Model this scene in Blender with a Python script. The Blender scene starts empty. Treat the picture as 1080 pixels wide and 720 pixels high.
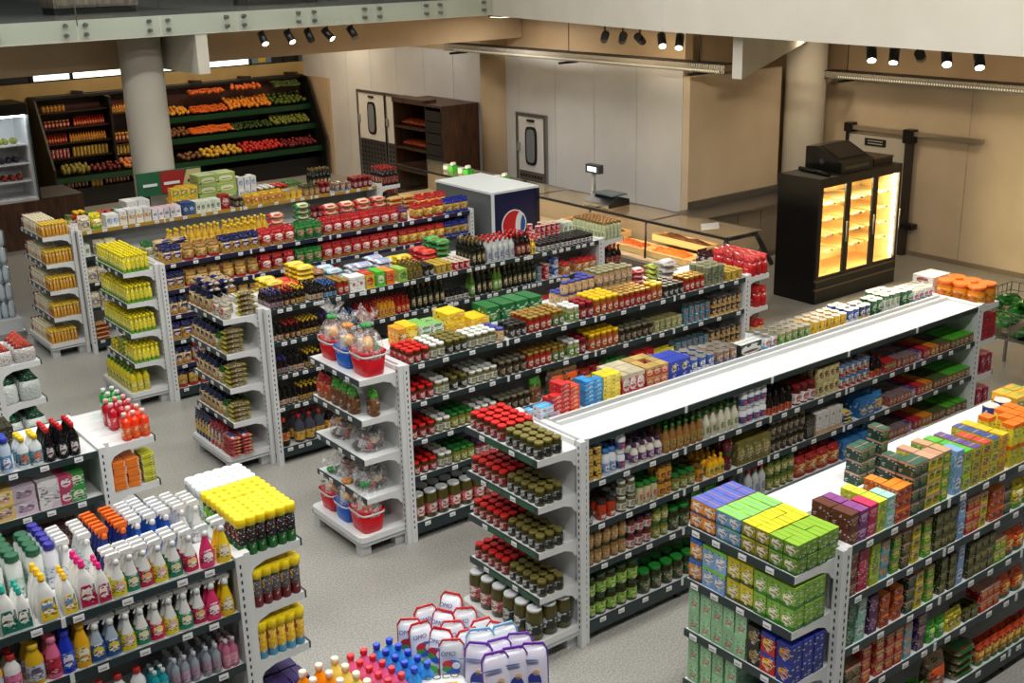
import bpy, math, random
from mathutils import Matrix
random.seed(7)
S = bpy.context.scene
COL = S.collection
PI = math.pi

# ---------------------------------------------------------------- camera
cam_d = bpy.data.cameras.new('camera'); cam = bpy.data.objects.new('camera', cam_d); COL.objects.link(cam)
cam_d.sensor_width = 36.0; cam_d.lens = 1254.72 / 1080 * 36; cam_d.clip_end = 200
RT = (0.79086531, -0.61152624, -0.02382702); DN = (-0.20926232, -0.2336345, -0.94953894); FW = (0.57510116, 0.75594351, -0.31274282)
CAM = (0.0, 0.0, 5.0)
cam.matrix_world = Matrix(((RT[0], -DN[0], -FW[0], CAM[0]), (RT[1], -DN[1], -FW[1], CAM[1]), (RT[2], -DN[2], -FW[2], CAM[2]), (0, 0, 0, 1)))
S.camera = cam
# ---------------------------------------------------------------- exposure, world
S.view_settings.view_transform = 'Standard'; S.view_settings.look = 'None'
S.view_settings.gamma = 1.0; S.view_settings.use_curve_mapping = False
S.view_settings.exposure = -0.10
W = bpy.data.worlds.new('world'); S.world = W; W.use_nodes = True
W.node_tree.nodes['Background'].inputs[0].default_value = (0.9, 0.95, 1.0, 1)
W.node_tree.nodes['Background'].inputs[1].default_value = 0.04

def rgb(r, g, b):
    f = lambda c: (c / 255 / 12.92) if c <= 10 else ((c / 255 + .055) / 1.055) ** 2.4
    return (f(r), f(g), f(b), 1.0)

def area(name, loc, size, power, color=(1, 1, 1), rot=(0, 0, 0)):
    d = bpy.data.lights.new(name, 'AREA'); d.shape = 'RECTANGLE'; d.size, d.size_y = size; d.energy = power; d.color = color
    o = bpy.data.objects.new(name, d); COL.objects.link(o); o.location = loc; o.rotation_euler = rot
    return o
# the hall's ceiling lamps: rows of linear lamps high above the aisles
CEIL = 7.6
LAMPS = [(x, y) for x in (0.2, 3.0, 5.8, 8.4) for y in (2.2, 6.2, 10.4, 14.2)]
for (lx, ly) in LAMPS:
    area('lamp_light', (lx, ly, CEIL - .14), (2.0, 0.34), {2.2: 112, 6.2: 100, 10.4: 84, 14.2: 62}[ly], (1.0, 0.98, 0.94))
# unseen fill lamps added under the upper floor to brighten the fruit wall, the bakery and the cold-room front
DOWN = ((8.6, 23.6, 1.0, 60), (11.2, 23.6, 1.0, 60), (13.0, 23.8, .6, 24), (12.6, 20.2, .5, 16), (12.7, 16.6, .5, 30), (12.9, 13.8, .5, 16), (15.2, 11.9, .5, 24), (15.4, 8.6, .5, 20), (15.4, 5.6, .5, 16), (5.4, 20.5, .6, 14))
for (lx, ly, w, p) in DOWN:
    area('fill_light', (lx, ly, 3.9), (w, .3), p, (1.0, .93, .84) if lx < 12.8 and 14 < ly < 21 else (1.0, .80, .56))

# ---------------------------------------------------------------- materials
MATS = {}
def nt(name):
    m = bpy.data.materials.new(name); m.use_nodes = True
    return m, m.node_tree, m.node_tree.nodes['Principled BSDF']
def plain(col, rough=.5, metal=0.0, emit=None, es=0.0, spec=.5, trans=0.0, alpha=1.0):
    k = ('p', col, rough, metal, emit, es, spec, trans, alpha)
    if k in MATS: return MATS[k]
    m, t, b = nt('mat_%d' % len(MATS)); b.inputs['Base Color'].default_value = col
    b.inputs['Roughness'].default_value = rough; b.inputs['Metallic'].default_value = metal
    b.inputs['Specular IOR Level'].default_value = spec; b.inputs['Transmission Weight'].default_value = trans
    b.inputs['Alpha'].default_value = alpha
    if emit: b.inputs['Emission Color'].default_value = emit; b.inputs['Emission Strength'].default_value = es
    MATS[k] = m
    return m
def C(r, g, b, rough=.45, **k): return plain(rgb(r, g, b), rough, **k)
def noise_mat(name, c1, c2, scale, rough=.5, detail=4, bump=0.0, stretch=(1, 1, 1), lo=.35, hi=.65):
    m, t, b = nt(name); N = t.nodes; L = t.links
    tc = N.new('ShaderNodeTexCoord'); mp = N.new('ShaderNodeMapping'); mp.inputs['Scale'].default_value = stretch
    n = N.new('ShaderNodeTexNoise'); n.inputs['Scale'].default_value = scale; n.inputs['Detail'].default_value = detail
    r = N.new('ShaderNodeValToRGB'); r.color_ramp.elements[0].color = c1; r.color_ramp.elements[1].color = c2
    r.color_ramp.elements[0].position = lo; r.color_ramp.elements[1].position = hi
    L.new(tc.outputs['Object'], mp.inputs[0]); L.new(mp.outputs[0], n.inputs['Vector']); L.new(n.outputs[0], r.inputs[0]); L.new(r.outputs[0], b.inputs['Base Color'])
    b.inputs['Roughness'].default_value = rough
    if bump:
        bm = N.new('ShaderNodeBump'); bm.inputs['Strength'].default_value = bump; L.new(n.outputs[0], bm.inputs['Height']); L.new(bm.outputs[0], b.inputs['Normal'])
    return m
def sheet(col, alpha_mix, rough=.05):          # clear glass or film: mostly see-through, with a sheen
    k = ('s', col, alpha_mix, rough)
    if k in MATS: return MATS[k]
    m, t, b = nt('clear_%d' % len(MATS)); N = t.nodes; L = t.links
    tr = N.new('ShaderNodeBsdfTransparent'); tr.inputs[0].default_value = col
    gl = N.new('ShaderNodeBsdfGlossy'); gl.inputs['Roughness'].default_value = rough
    lw = N.new('ShaderNodeLayerWeight'); lw.inputs[0].default_value = .5
    fr = N.new('ShaderNodeMath'); fr.operation = 'POWER'; fr.inputs[1].default_value = 4.0; L.new(lw.outputs['Facing'], fr.inputs[0])
    ad = N.new('ShaderNodeMath'); ad.operation = 'MULTIPLY_ADD'; ad.inputs[1].default_value = .55; ad.inputs[2].default_value = alpha_mix
    mx = N.new('ShaderNodeMixShader'); L.new(fr.outputs[0], ad.inputs[0]); L.new(ad.outputs[0], mx.inputs[0]); L.new(tr.outputs[0], mx.inputs[1]); L.new(gl.outputs[0], mx.inputs[2])
    L.new(mx.outputs[0], N['Material Output'].inputs[0])
    MATS[k] = m
    return m
def crinkle(name, lo, hi):                     # creased cellophane: clear between white glints
    m, t, b = nt(name); N = t.nodes; L = t.links
    tr = N.new('ShaderNodeBsdfTransparent'); n = N.new('ShaderNodeTexNoise'); n.inputs['Scale'].default_value = 26; n.inputs['Detail'].default_value = 4; n.inputs['Distortion'].default_value = 1.5
    tc = N.new('ShaderNodeTexCoord'); L.new(tc.outputs['Object'], n.inputs['Vector'])
    r = N.new('ShaderNodeMapRange'); r.inputs[1].default_value = .5; r.inputs[2].default_value = .7; r.inputs[3].default_value = lo; r.inputs[4].default_value = hi
    b.inputs['Base Color'].default_value = (.9, .9, .9, 1); b.inputs['Roughness'].default_value = .12
    mx = N.new('ShaderNodeMixShader'); L.new(n.outputs[0], r.inputs[0]); L.new(r.outputs[0], mx.inputs[0]); L.new(tr.outputs[0], mx.inputs[1]); L.new(b.outputs[0], mx.inputs[2])
    bp = N.new('ShaderNodeBump'); bp.inputs['Strength'].default_value = .8; L.new(n.outputs[0], bp.inputs['Height']); L.new(bp.outputs[0], b.inputs['Normal'])
    L.new(mx.outputs[0], N['Material Output'].inputs[0])
    return m
def pk(base, w, h, patch=None, pc=(.5, .5), pr=(.32, .24), band=None, top=None, ink=None, rough=.4, var=.0, blot=None, metal=0.0, busy=.09, wrinkle=0.0):
    """printed pack: base colour, a coloured oval, a coloured band at the foot, a coloured top, rows of ink, blotches; w, h in metres"""
    k = ('k', base, round(w, 4), round(h, 4), patch, pc, pr, band, top, ink, rough, blot, metal, busy, wrinkle)
    if k in MATS: return MATS[k]
    m, t, b = nt('print_%d' % len(MATS)); N = t.nodes; L = t.links
    tc = N.new('ShaderNodeTexCoord'); sx = N.new('ShaderNodeSeparateXYZ'); L.new(tc.outputs['Object'], sx.inputs[0])
    def mth(op, a, c=None):
        n = N.new('ShaderNodeMath'); n.operation = op
        for i, v in enumerate((a, c)):
            if v is None: continue
            if isinstance(v, (int, float)): n.inputs[i].default_value = v
            else: L.new(v, n.inputs[i])
        return n.outputs[0]
    def mix(f, a, c):
        n = N.new('ShaderNodeMix'); n.data_type = 'RGBA'; L.new(f, n.inputs[0])
        for i, v in ((6, a), (7, c)):
            if isinstance(v, tuple): n.inputs[i].default_value = v
            else: L.new(v, n.inputs[i])
        return n.outputs[2]
    gx = mth('DIVIDE', sx.outputs[0], w); gz = mth('DIVIDE', sx.outputs[2], h)
    col = base
    oi = N.new('ShaderNodeObjectInfo'); vo = N.new('ShaderNodeTexVoronoi'); vo.inputs['Scale'].default_value = 9.0 / w; ofs = N.new('ShaderNodeVectorMath'); ofs.operation = 'MULTIPLY'; ofs.inputs[1].default_value = (.7, .7, 1.5)
    L.new(tc.outputs['Object'], ofs.inputs[0]); L.new(ofs.outputs[0], vo.inputs['Vector']); sc = N.new('ShaderNodeSeparateColor'); L.new(vo.outputs['Color'], sc.inputs[0])
    inz = mth('MULTIPLY', mth('GREATER_THAN', gz, .12), mth('LESS_THAN', gz, .86))
    lum = sum(base[:3]) / 3; pale = tuple(min(1, c * .35 + .5) for c in base[:3]) + (1,); deep = tuple(c * .28 for c in base[:3]) + (1,)
    if blot:
        n = N.new('ShaderNodeTexNoise'); n.inputs['Scale'].default_value = 2.2 / w; n.inputs['Detail'].default_value = 3; L.new(tc.outputs['Object'], n.inputs['Vector'])
        col = mix(mth('GREATER_THAN', n.outputs[0], .54), col, blot)
    if band: col = mix(mth('LESS_THAN', gz, band[1]), col, band[0])
    if top: col = mix(mth('GREATER_THAN', gz, top[1]), col, top[0])
    if patch:
        e = mth('ADD', mth('POWER', mth('ABSOLUTE', mth('DIVIDE', mth('SUBTRACT', gx, pc[0] - .5), pr[0])), 2.6), mth('POWER', mth('ABSOLUTE', mth('DIVIDE', mth('SUBTRACT', gz, pc[1]), pr[1])), 2.6))
        col = mix(mth('LESS_THAN', e, 1.0), col, patch)
        if busy:  # a small picture inside the oval
            q = mth('ADD', mth('POWER', mth('ABSOLUTE', mth('DIVIDE', mth('SUBTRACT', gx, pc[0] - .5), pr[0] * .8)), 2.0), mth('POWER', mth('ABSOLUTE', mth('DIVIDE', mth('SUBTRACT', gz, pc[1] - pr[1] * .35), pr[1] * .26)), 2.0))
            col = mix(mth('LESS_THAN', q, 1.0), col, tuple(c * .5 + d * .35 for c, d in zip(base[:3], (.5, .08, .06))) + (1,))
    if ink:
        n = N.new('ShaderNodeTexNoise'); n.inputs['Scale'].default_value = 9 / w; n.inputs['Detail'].default_value = 1; L.new(tc.outputs['Object'], n.inputs['Vector'])
        st = mth('GREATER_THAN', mth('SINE', mth('MULTIPLY', gz, 34.0)), .45)
        lim = mth('LESS_THAN', mth('ABSOLUTE', gx), .26); z0 = mth('LESS_THAN', mth('ABSOLUTE', mth('SUBTRACT', gz, pc[1])), .17)
        f = mth('MULTIPLY', mth('MULTIPLY', st, mth('GREATER_THAN', n.outputs[0], .44)), mth('MULTIPLY', lim, z0))
        col = mix(f, col, ink)
    if busy:      # small print: pale and deep specks over the printed zone
        col = mix(mth('MULTIPLY', inz, mth('GREATER_THAN', sc.outputs[0], 1 - busy)), col, pale)
        col = mix(mth('MULTIPLY', inz, mth('GREATER_THAN', sc.outputs[1], 1 - busy)), col, deep)
    hv = N.new('ShaderNodeHueSaturation'); L.new(mth('MULTIPLY_ADD', oi.outputs['Random'], .3, ), hv.inputs['Value'])
    hv.inputs['Value'].links[0].from_node.inputs[2].default_value = .82
    if isinstance(col, tuple): hv.inputs['Color'].default_value = col
    else: L.new(col, hv.inputs['Color'])
    L.new(hv.outputs[0], b.inputs['Base Color'])
    if wrinkle:
        nz = N.new('ShaderNodeTexNoise'); nz.inputs['Scale'].default_value = 3.2 / w; nz.inputs['Detail'].default_value = 3; nz.inputs['Distortion'].default_value = 1.0; L.new(tc.outputs['Object'], nz.inputs['Vector'])
        bu = N.new('ShaderNodeBump'); bu.inputs['Strength'].default_value = wrinkle; bu.inputs['Distance'].default_value = .03; L.new(nz.outputs[0], bu.inputs['Height']); L.new(bu.outputs[0], b.inputs['Normal'])
    b.inputs['Roughness'].default_value = rough; b.inputs['Metallic'].default_value = metal
    MATS[k] = m
    return m

WHITE = C(220, 222, 222, .35); LIGHT = C(205, 207, 208, .4); STRIP = C(36, 52, 54, .4); STRIPG = C(22, 84, 52, .4); STRIPN = C(36, 36, 66, .4); STRIPY = C(178, 140, 50, .4)
TAG = C(235, 236, 236, .5); TAGT = C(150, 150, 154); BLACK = C(12, 12, 13, .35); CHROME = plain(rgb(200, 202, 205), .22, 1.0); STEEL = plain(rgb(150, 150, 150), .38, 1.0)
DARK = C(26, 27, 29, .5); GREYP = C(150, 152, 152, .5); SILVER = plain(rgb(205, 205, 200), .28, 1.0); GOLD = plain(rgb(190, 150, 70), .35, .7); OLIVE = plain(rgb(128, 118, 58), .4, .35)
FILM = sheet((.97, .98, .98, 1), .10, .12); GLASS = sheet((.93, .97, .96, 1), .03, .02)

# ---------------------------------------------------------------- mesh helpers
class MB:
    def __init__(s): s.v = []; s.f = []; s.m = []; s.mats = []; s.sm = []
    def mi(s, mat):
        if mat not in s.mats: s.mats.append(mat)
        return s.mats.index(mat)
    def add(s, vs, fs, mat, smooth=False):
        o = len(s.v); s.v += vs; i = s.mi(mat)
        for f in fs: s.f.append(tuple(o + k for k in f)); s.m.append(i); s.sm.append(smooth)
        return s
    def box(s, x0, x1, y0, y1, z0, z1, mat):
        vs = [(x, y, z) for z in (z0, z1) for y in (y0, y1) for x in (x0, x1)]
        return s.add(vs, [(0, 2, 3, 1), (4, 5, 7, 6), (0, 1, 5, 4), (2, 6, 7, 3), (0, 4, 6, 2), (1, 3, 7, 5)], mat)
    def rings(s, rings, mat, smooth=True, caps=(True, True)):
        n = len(rings[0]); vs = [p for r in rings for p in r]; fs = []
        for i in range(len(rings) - 1):
            for k in range(n): fs.append((i * n + k, i * n + (k + 1) % n, (i + 1) * n + (k + 1) % n, (i + 1) * n + k))
        s.add(vs, fs, mat, smooth); o = len(s.v) - len(vs); i = s.mi(mat)
        if caps[0]: s.f.append(tuple(o + k for k in range(n))[::-1]); s.m.append(i); s.sm.append(False)
        if caps[1]: s.f.append(tuple(o + (len(rings) - 1) * n + k for k in range(n))); s.m.append(i); s.sm.append(False)
        return s
    def lathe(s, prof, mat, seg=12, sx=1.0, sy=1.0, cx=0.0, cy=0.0, p=2.0, caps=(True, True)):
        R = []
        for r, z in prof:
            ring = []
            for k in range(seg):
                a = 2 * PI * (k + .5) / seg; c, d = math.cos(a), math.sin(a)
                if p != 2.0: c, d = math.copysign(abs(c) ** (2 / p), c), math.copysign(abs(d) ** (2 / p), d)
                ring.append((cx + r * sx * c, cy + r * sy * d, z))
            R.append(ring)
        return s.rings(R, mat, True, caps)
    def sec(s, prof, mat, seg=12, p=4.0):        # rings with own half-width, half-depth, height and y shift
        R = []
        for q in prof:
            w, d, z = q[:3]; dy = q[3] if len(q) > 3 else 0; dx = q[4] if len(q) > 4 else 0
            ring = []
            for k in range(seg):
                a = 2 * PI * (k + .5) / seg; c, e = math.cos(a), math.sin(a)
                ring.append((dx + w * math.copysign(abs(c) ** (2 / p), c), dy + d * math.copysign(abs(e) ** (2 / p), e), z))
            R.append(ring)
        return s.rings(R, mat)
    def prism(s, pts, y0, y1, mat, axis='y'):    # outline in the plane across the axis, extruded along it
        n = len(pts)
        if axis == 'y': vs = [(a, y0, b) for a, b in pts] + [(a, y1, b) for a, b in pts]
        elif axis == 'x': vs = [(y0, a, b) for a, b in pts] + [(y1, a, b) for a, b in pts]
        else: vs = [(a, b, y0) for a, b in pts] + [(a, b, y1) for a, b in pts]
        fs = [tuple(range(n)), tuple(range(2 * n - 1, n - 1, -1))] + [(k, (k + 1) % n, n + (k + 1) % n, n + k)[::-1] for k in range(n)]
        return s.add(vs, fs, mat)
    def ball(s, cx, cy, cz, rx, ry, rz, mat, seg=8, rg=5):
        R = []
        for i in range(rg + 1):
            a = PI * i / rg; q = max(math.sin(a), .08)
            R.append([(cx + rx * q * math.cos(2 * PI * k / seg), cy + ry * q * math.sin(2 * PI * k / seg), cz - rz * math.cos(a)) for k in range(seg)])
        return s.rings(R, mat)
    def tube(s, p, q, r, mat, seg=8):
        import mathutils
        a, b = mathutils.Vector(p), mathutils.Vector(q); d = (b - a).normalized(); u = d.orthogonal().normalized(); w = d.cross(u)
        return s.rings([[tuple(c + (u * math.cos(2 * PI * k / seg) + w * math.sin(2 * PI * k / seg)) * r) for k in range(seg)] for c in (a, b)], mat)
    def mesh(s, name, off=(0, 0, 0)):
        me = bpy.data.meshes.new(name)
        me.from_pydata([(x - off[0], y - off[1], z - off[2]) for x, y, z in s.v], [], s.f)
        for m in s.mats: me.materials.append(m)
        me.polygons.foreach_set('material_index', s.m); me.polygons.foreach_set('use_smooth', s.sm); me.update()
        return me
WL = {}
def tag(o, label, cat, group=None, kind=None):
    if label: o['label'] = label
    if cat: o['category'] = cat
    if group: o['group'] = group
    if kind: o['kind'] = kind
    return o
def root(name, loc, label=None, cat=None, group=None, kind=None):
    o = bpy.data.objects.new(name, None); COL.objects.link(o); o.location = loc; o.empty_display_size = .1; WL[o.name] = tuple(loc)
    return tag(o, label, cat, group, kind)
def part(name, mb, par=None, label=None, cat=None, group=None, kind=None, off=None):
    """mesh given in world coordinates, hung under its thing"""
    wl = WL[par.name] if par else (off or (0, 0, 0))
    o = bpy.data.objects.new(name, mb.mesh(name, wl)); COL.objects.link(o)
    if par: o.parent = par
    else: o.location = wl
    WL[o.name] = tuple(wl)
    return tag(o, label, cat, group, kind)
def inst(name, me, loc, par=None, rz=0.0):        # a copy sharing mesh data, loc in world
    o = bpy.data.objects.new(name, me); COL.objects.link(o)
    if par: o.parent = par; wl = WL[par.name]; o.location = tuple(loc[i] - wl[i] for i in range(3))
    else: o.location = loc
    o.rotation_euler[2] = rz
    return o
# ---------------------------------------------------------------- the shell
def terrazzo():
    m, t, b = nt('terrazzo'); N = t.nodes; L = t.links; tc = N.new('ShaderNodeTexCoord')
    v = N.new('ShaderNodeTexNoise'); v.inputs['Scale'].default_value = 66; v.inputs['Detail'].default_value = 4
    n = N.new('ShaderNodeTexNoise'); n.inputs['Scale'].default_value = 1.1; n.inputs['Detail'].default_value = 6
    r = N.new('ShaderNodeValToRGB'); e = r.color_ramp.elements; e[0].position = .38; e[0].color = rgb(146, 144, 138); e[1].position = .62; e[1].color = rgb(182, 180, 173)
    r2 = N.new('ShaderNodeValToRGB'); r2.color_ramp.elements[0].position = .3; r2.color_ramp.elements[0].color = (.84, .84, .84, 1); r2.color_ramp.elements[1].position = .7
    mx = N.new('ShaderNodeMix'); mx.data_type = 'RGBA'; mx.blend_type = 'MULTIPLY'; mx.inputs[0].default_value = 1
    for q in (v, n): L.new(tc.outputs['Object'], q.inputs['Vector'])
    L.new(v.outputs[0], r.inputs[0]); L.new(n.outputs[0], r2.inputs[0]); L.new(r.outputs[0], mx.inputs[6]); L.new(r2.outputs[0], mx.inputs[7]); L.new(mx.outputs[2], b.inputs['Base Color'])
    b.inputs['Roughness'].default_value = .34
    return m
def st(name, mb, par=None, label=None): return part(name, mb, par, label, None, None, None if par else 'structure')
CREAM = noise_mat('cream_paint', rgb(186, 162, 130), rgb(194, 170, 138), 2.0, .7)
CLAD = noise_mat('grey_cladding', rgb(210, 209, 208), rgb(218, 217, 216), 1.3, .4)
COLDR = noise_mat('cold_room_panel', rgb(212, 194, 166), rgb(220, 202, 176), 1.5, .5)
PLAST = noise_mat('white_plaster', rgb(203, 197, 182), rgb(210, 204, 190), 1.5, .8)
OCHRE = noise_mat('ochre_paint', rgb(176, 150, 98), rgb(188, 162, 110), 2.5, .7)
WOOD = noise_mat('dark_wood', rgb(58, 36, 24), rgb(92, 60, 38), 3.0, .5, stretch=(6, 6, .7))
WOODG = noise_mat('grey_wood', rgb(92, 80, 70), rgb(132, 116, 100), 3.0, .5, stretch=(6, 6, .7))

st('floor', MB().box(-4, 18, -3, 27, -.1, 0, terrazzo()))
st('ceiling', MB().box(-4, 18, -3, 27, CEIL, CEIL + .15, WHITE))
lampm = MB().box(-1.05, 1.05, -.2, .2, -.1, 0, LIGHT).mesh('lamp_housing'); lampd = MB().box(-1.0, 1.0, -.17, .17, -.12, -.1, plain((1, 1, 1, 1), .5, emit=(1, .97, .92, 1), es=1.5)).mesh('diffuser')
for i, (lx, ly) in enumerate(LAMPS):
    r = root('ceiling_lamp', (lx, ly, CEIL), 'long white ceiling lamp above the aisles, %s of its row, %s row' % (('first', 'second', 'third', 'fourth')[i % 4], ('first', 'second', 'third', 'fourth')[i // 4]), 'lamp', 'ceiling lamps over the aisles')
    inst('housing', lampm, (lx, ly, CEIL), r); inst('diffuser', lampd, (lx, ly, CEIL), r)
NM = ['first', 'second', 'third', 'fourth', 'fifth', 'sixth', 'seventh', 'eighth', 'ninth', 'tenth']
for i, (lx, ly, w, p) in enumerate(DOWN):  # unseen fixtures added to go with the fill lights
    r = root('added_fill_lamp', (lx, ly, 4.0), 'slim dark fill lamp added unseen under the upper floor, %s from the fruit wall' % NM[i], 'lamp', 'added fill lamps under the upper floor')
    part('housing', MB().box(lx - w / 2 - .03, lx + w / 2 + .03, ly - .18, ly + .18, 3.93, 4.0, DARK), r); part('diffuser', MB().box(lx - w / 2, lx + w / 2, ly - .15, ly + .15, 3.915, 3.93, plain((1, 1, 1, 1), .5, emit=(1, .85, .65, 1), es=2.0)), r)
XB = 13.9
wb = st('wall_back', MB().box(XB + .03, XB + .2, 13.6, 26.4, 0, 4.0, CREAM))
for i in range(12):
    y0 = 13.61 + i * 1.065
    if y0 < 26.2: st('panel', MB().box(XB, XB + .03, y0, min(y0 + 1.055, 26.3), 0.0, 3.12, CLAD), wb)
wr = st('wall_rear', MB().box(3, XB + .2, 26.3, 26.45, 0, 2.57, OCHRE).box(3, XB + .2, 26.3, 26.45, 2.95, 4.0, OCHRE))
st('wall_left', MB().box(2.8, 3.0, 18.5, 26.4, 0, 4.0, OCHRE))
# ribbon window above the fruit wall
win = st('window_1', MB().box(6.0, 13.73, 26.33, 26.39, 2.57, 2.6, BLACK).box(6.0, 13.73, 26.33, 26.39, 2.93, 2.95, BLACK))
day = plain((1, 1, 1, 1), .5, emit=(.93, 1.0, .80, 1), es=3.0)
skyp = plain((1, 1, 1, 1), .5, emit=(.85, .95, .95, 1), es=2.0)
for x0, x1, m in ((6.0, 7.5, DARK), (7.52, 8.33, skyp), (8.42, 9.85, day), (9.9, 12.5, day), (12.57, 13.1, C(110, 140, 165)), (13.12, 13.4, DARK), (13.44, 13.73, DARK)):
    st('pane', MB().box(x0, x1, 26.36, 26.38, 2.6, 2.93, m), win); st('mullion', MB().box(x1, x1 + .07, 26.31, 26.39, 2.57, 2.95, BLACK), win)
st('poster', MB().box(12.76, 12.95, 26.352, 26.358, 2.62, 2.9, C(215, 180, 60)), win)
# sun-lit nib wall at the end of the fruit wall
st('trim_1', MB().box(XB - .06, XB, 25.05, 26.3, 0, 2.25, CREAM))
# upper floor: slab, fascia, beams, columns
FP = [(11.88, 15.95), (10.69, 10.82), (10.12, 5.75), (9.85, 1.0), (9.9, -3)]
slab = st('floor_upper', MB().box(-4, 17.6, 15.95, 26.4, 4.0, 4.27, PLAST).prism([(18, 15.95), (18, -3)] + [(p[0] + .13, p[1]) for p in FP[::-1]], 4.0, 4.27, PLAST, 'z'))
st('trim_2', MB().box(-4, 11.88, 16.0, 26.3, 4.27, 4.275, noise_mat('upper_floor', rgb(110, 106, 100), rgb(135, 130, 124), 3, .25)))
par = MB()
for a, b in zip(FP[:-1], FP[1:]): par.prism([a, b, (b[0] + .14, b[1]), (a[0] + .14, a[1])], 3.995, 5.7, PLAST, 'z')
st('wall_parapet', par)
st('beam_long', MB().box(-4, XB, 17.75, 18.05, 3.46, 4.0, CREAM))
st('beam_short', MB().box(6.82, 6.99, 15.96, 17.75, 3.46, 4.0, PLAST))
st('beam_diagonal', MB().prism([(10.72, 9.70), (10.72, 9.55), (16.4, 13.05), (16.3, 13.3)], 3.50, 4.0, PLAST, 'z'))
st('column_round', MB().lathe([(.30, 0), (.30, 4.0)], PLAST, 28, cx=6.45, cy=17.1))
st('column_wall', MB().lathe([(.35, 0), (.35, 4.0)], CREAM, 28, cx=13.98, cy=18.6))
st('column_corner', MB().lathe([(.34, 0), (.34, 4.0)], PLAST, 28, cx=16.45, cy=13.22))
# cold-room front and the cream wall over the steel counter
cw = st('wall_cream', MB().box(XB, 16.1, 13.45, 13.6, 0, 3.02, COLDR)); st('wall_upper', MB().box(XB + .25, 17.3, 14.0, 14.15, 0, 4.0, CREAM).box(17.3, 17.45, 2, 14, 0, 4.0, CREAM))
wc = st('wall_cold', MB().box(17.02, 17.2, 2, 14, 0, 2.86, COLDR))
for i in range(8): st('panel', MB().box(17.0, 17.02, 2.03 + i * 1.2, 3.22 + i * 1.2, .06, 2.86, COLDR), wc)
st('baseboard_cold', MB().box(16.97, 17.02, 2, 11.3, 0, .07, C(140, 124, 104)))
d3 = root('door_3', (17, 12, 0), 'pale sliding cold-room door hung from a steel rail', None, None, 'structure')
st('leaf', MB().box(16.9, 16.99, 11.46, 12.6, .04, 1.90, C(205, 198, 186)), d3)
st('rail', MB().box(16.86, 16.95, 10.13, 12.62, 1.98, 2.05, plain(rgb(190, 180, 165), .3, .8)), d3)
st('post', MB().box(16.84, 16.96, 11.36, 11.46, 0, 2.0, C(58, 52, 46, .4)), d3); st('gasket', MB().box(16.85, 16.93, 12.6, 12.64, 0, 1.95, BLACK), d3)
st('roller', MB().box(16.82, 16.98, 11.33, 11.5, 1.86, 2.08, BLACK), d3); st('roller', MB().box(16.82, 16.98, 12.52, 12.66, 1.94, 2.09, BLACK), d3)
st('roller', MB().box(16.82, 16.98, 11.2, 11.45, .46, .54, BLACK), d3)
sg = st('notice', MB().box(16.885, 16.899, 11.86, 12.27, 1.74, 1.86, BLACK), d3)
nl = MB()
for i in range(2): nl.box(16.881, 16.8849, 11.92, 12.21, 1.77 + i * .045, 1.785 + i * .045, C(190, 190, 190))
st('notice_print', nl, sg)
# swing doors in the back wall
def swing(n, y0, y1, yl):
    d = root('door_%d' % n, (XB, y0, 0), 'white swing door with a round-cornered window and steel kick plate, ' + yl, None, None, 'structure')
    X = XB
    st('frame', MB().box(X - .06, X, y0 - .06, y0, 0, 2.1, STEEL).box(X - .06, X, y1, y1 + .06, 0, 2.1, STEEL).box(X - .06, X, y0, y1, 2.04, 2.1, STEEL), d)
    lf = st('leaf', MB().box(X - .04, X - .005, y0, y1, .02, 2.04, C(222, 220, 216)), d)
    c = (y0 + y1) / 2; pts = []
    for k in range(20):
        a = 2 * PI * k / 20; pts.append((c + .17 * math.copysign(abs(math.cos(a)) ** .5, math.cos(a)), 1.5 + .36 * math.copysign(abs(math.sin(a)) ** .4, math.sin(a))))
    fr = st('window_frame', MB().prism(pts, X - .06, X - .041, BLACK, 'x'), d)
    st('pane', MB().prism([(c + (p[0] - c) * .72, 1.5 + (p[1] - 1.5) * .86) for p in pts], X - .066, X - .061, C(128, 132, 138, .12), 'x'), fr)
    kp = st('kick_plate', MB().box(X - .05, X - .041, y0 + .02, y1 - .02, .04, 1.02, STEEL), d)
    hl = MB()
    for i in range(8):
        for j in range(9):
            yy = y0 + .07 + i * (y1 - y0 - .12) / 7.5; hl.box(X - .054, X - .0505, yy, yy + .055, .1 + j * .1, .155 + j * .1, DARK)
    st('perforations', hl, kp)
    st('handle', MB().box(X - .07, X - .041, y1 - .06, y1 + .02, 1.38, 1.54, GREYP), d)
    st('closer', MB().box(X - .07, X - .041, c - .1, c + .1, 1.95, 1.99, DARK), d)
swing(1, 22.62, 23.72, 'beside the dark wooden bread cabinet'); swing(4, 21.46, 22.54, 'half hidden by the bread cabinet'); swing(2, 17.08, 17.85, 'behind the glass deli counter')
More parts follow.
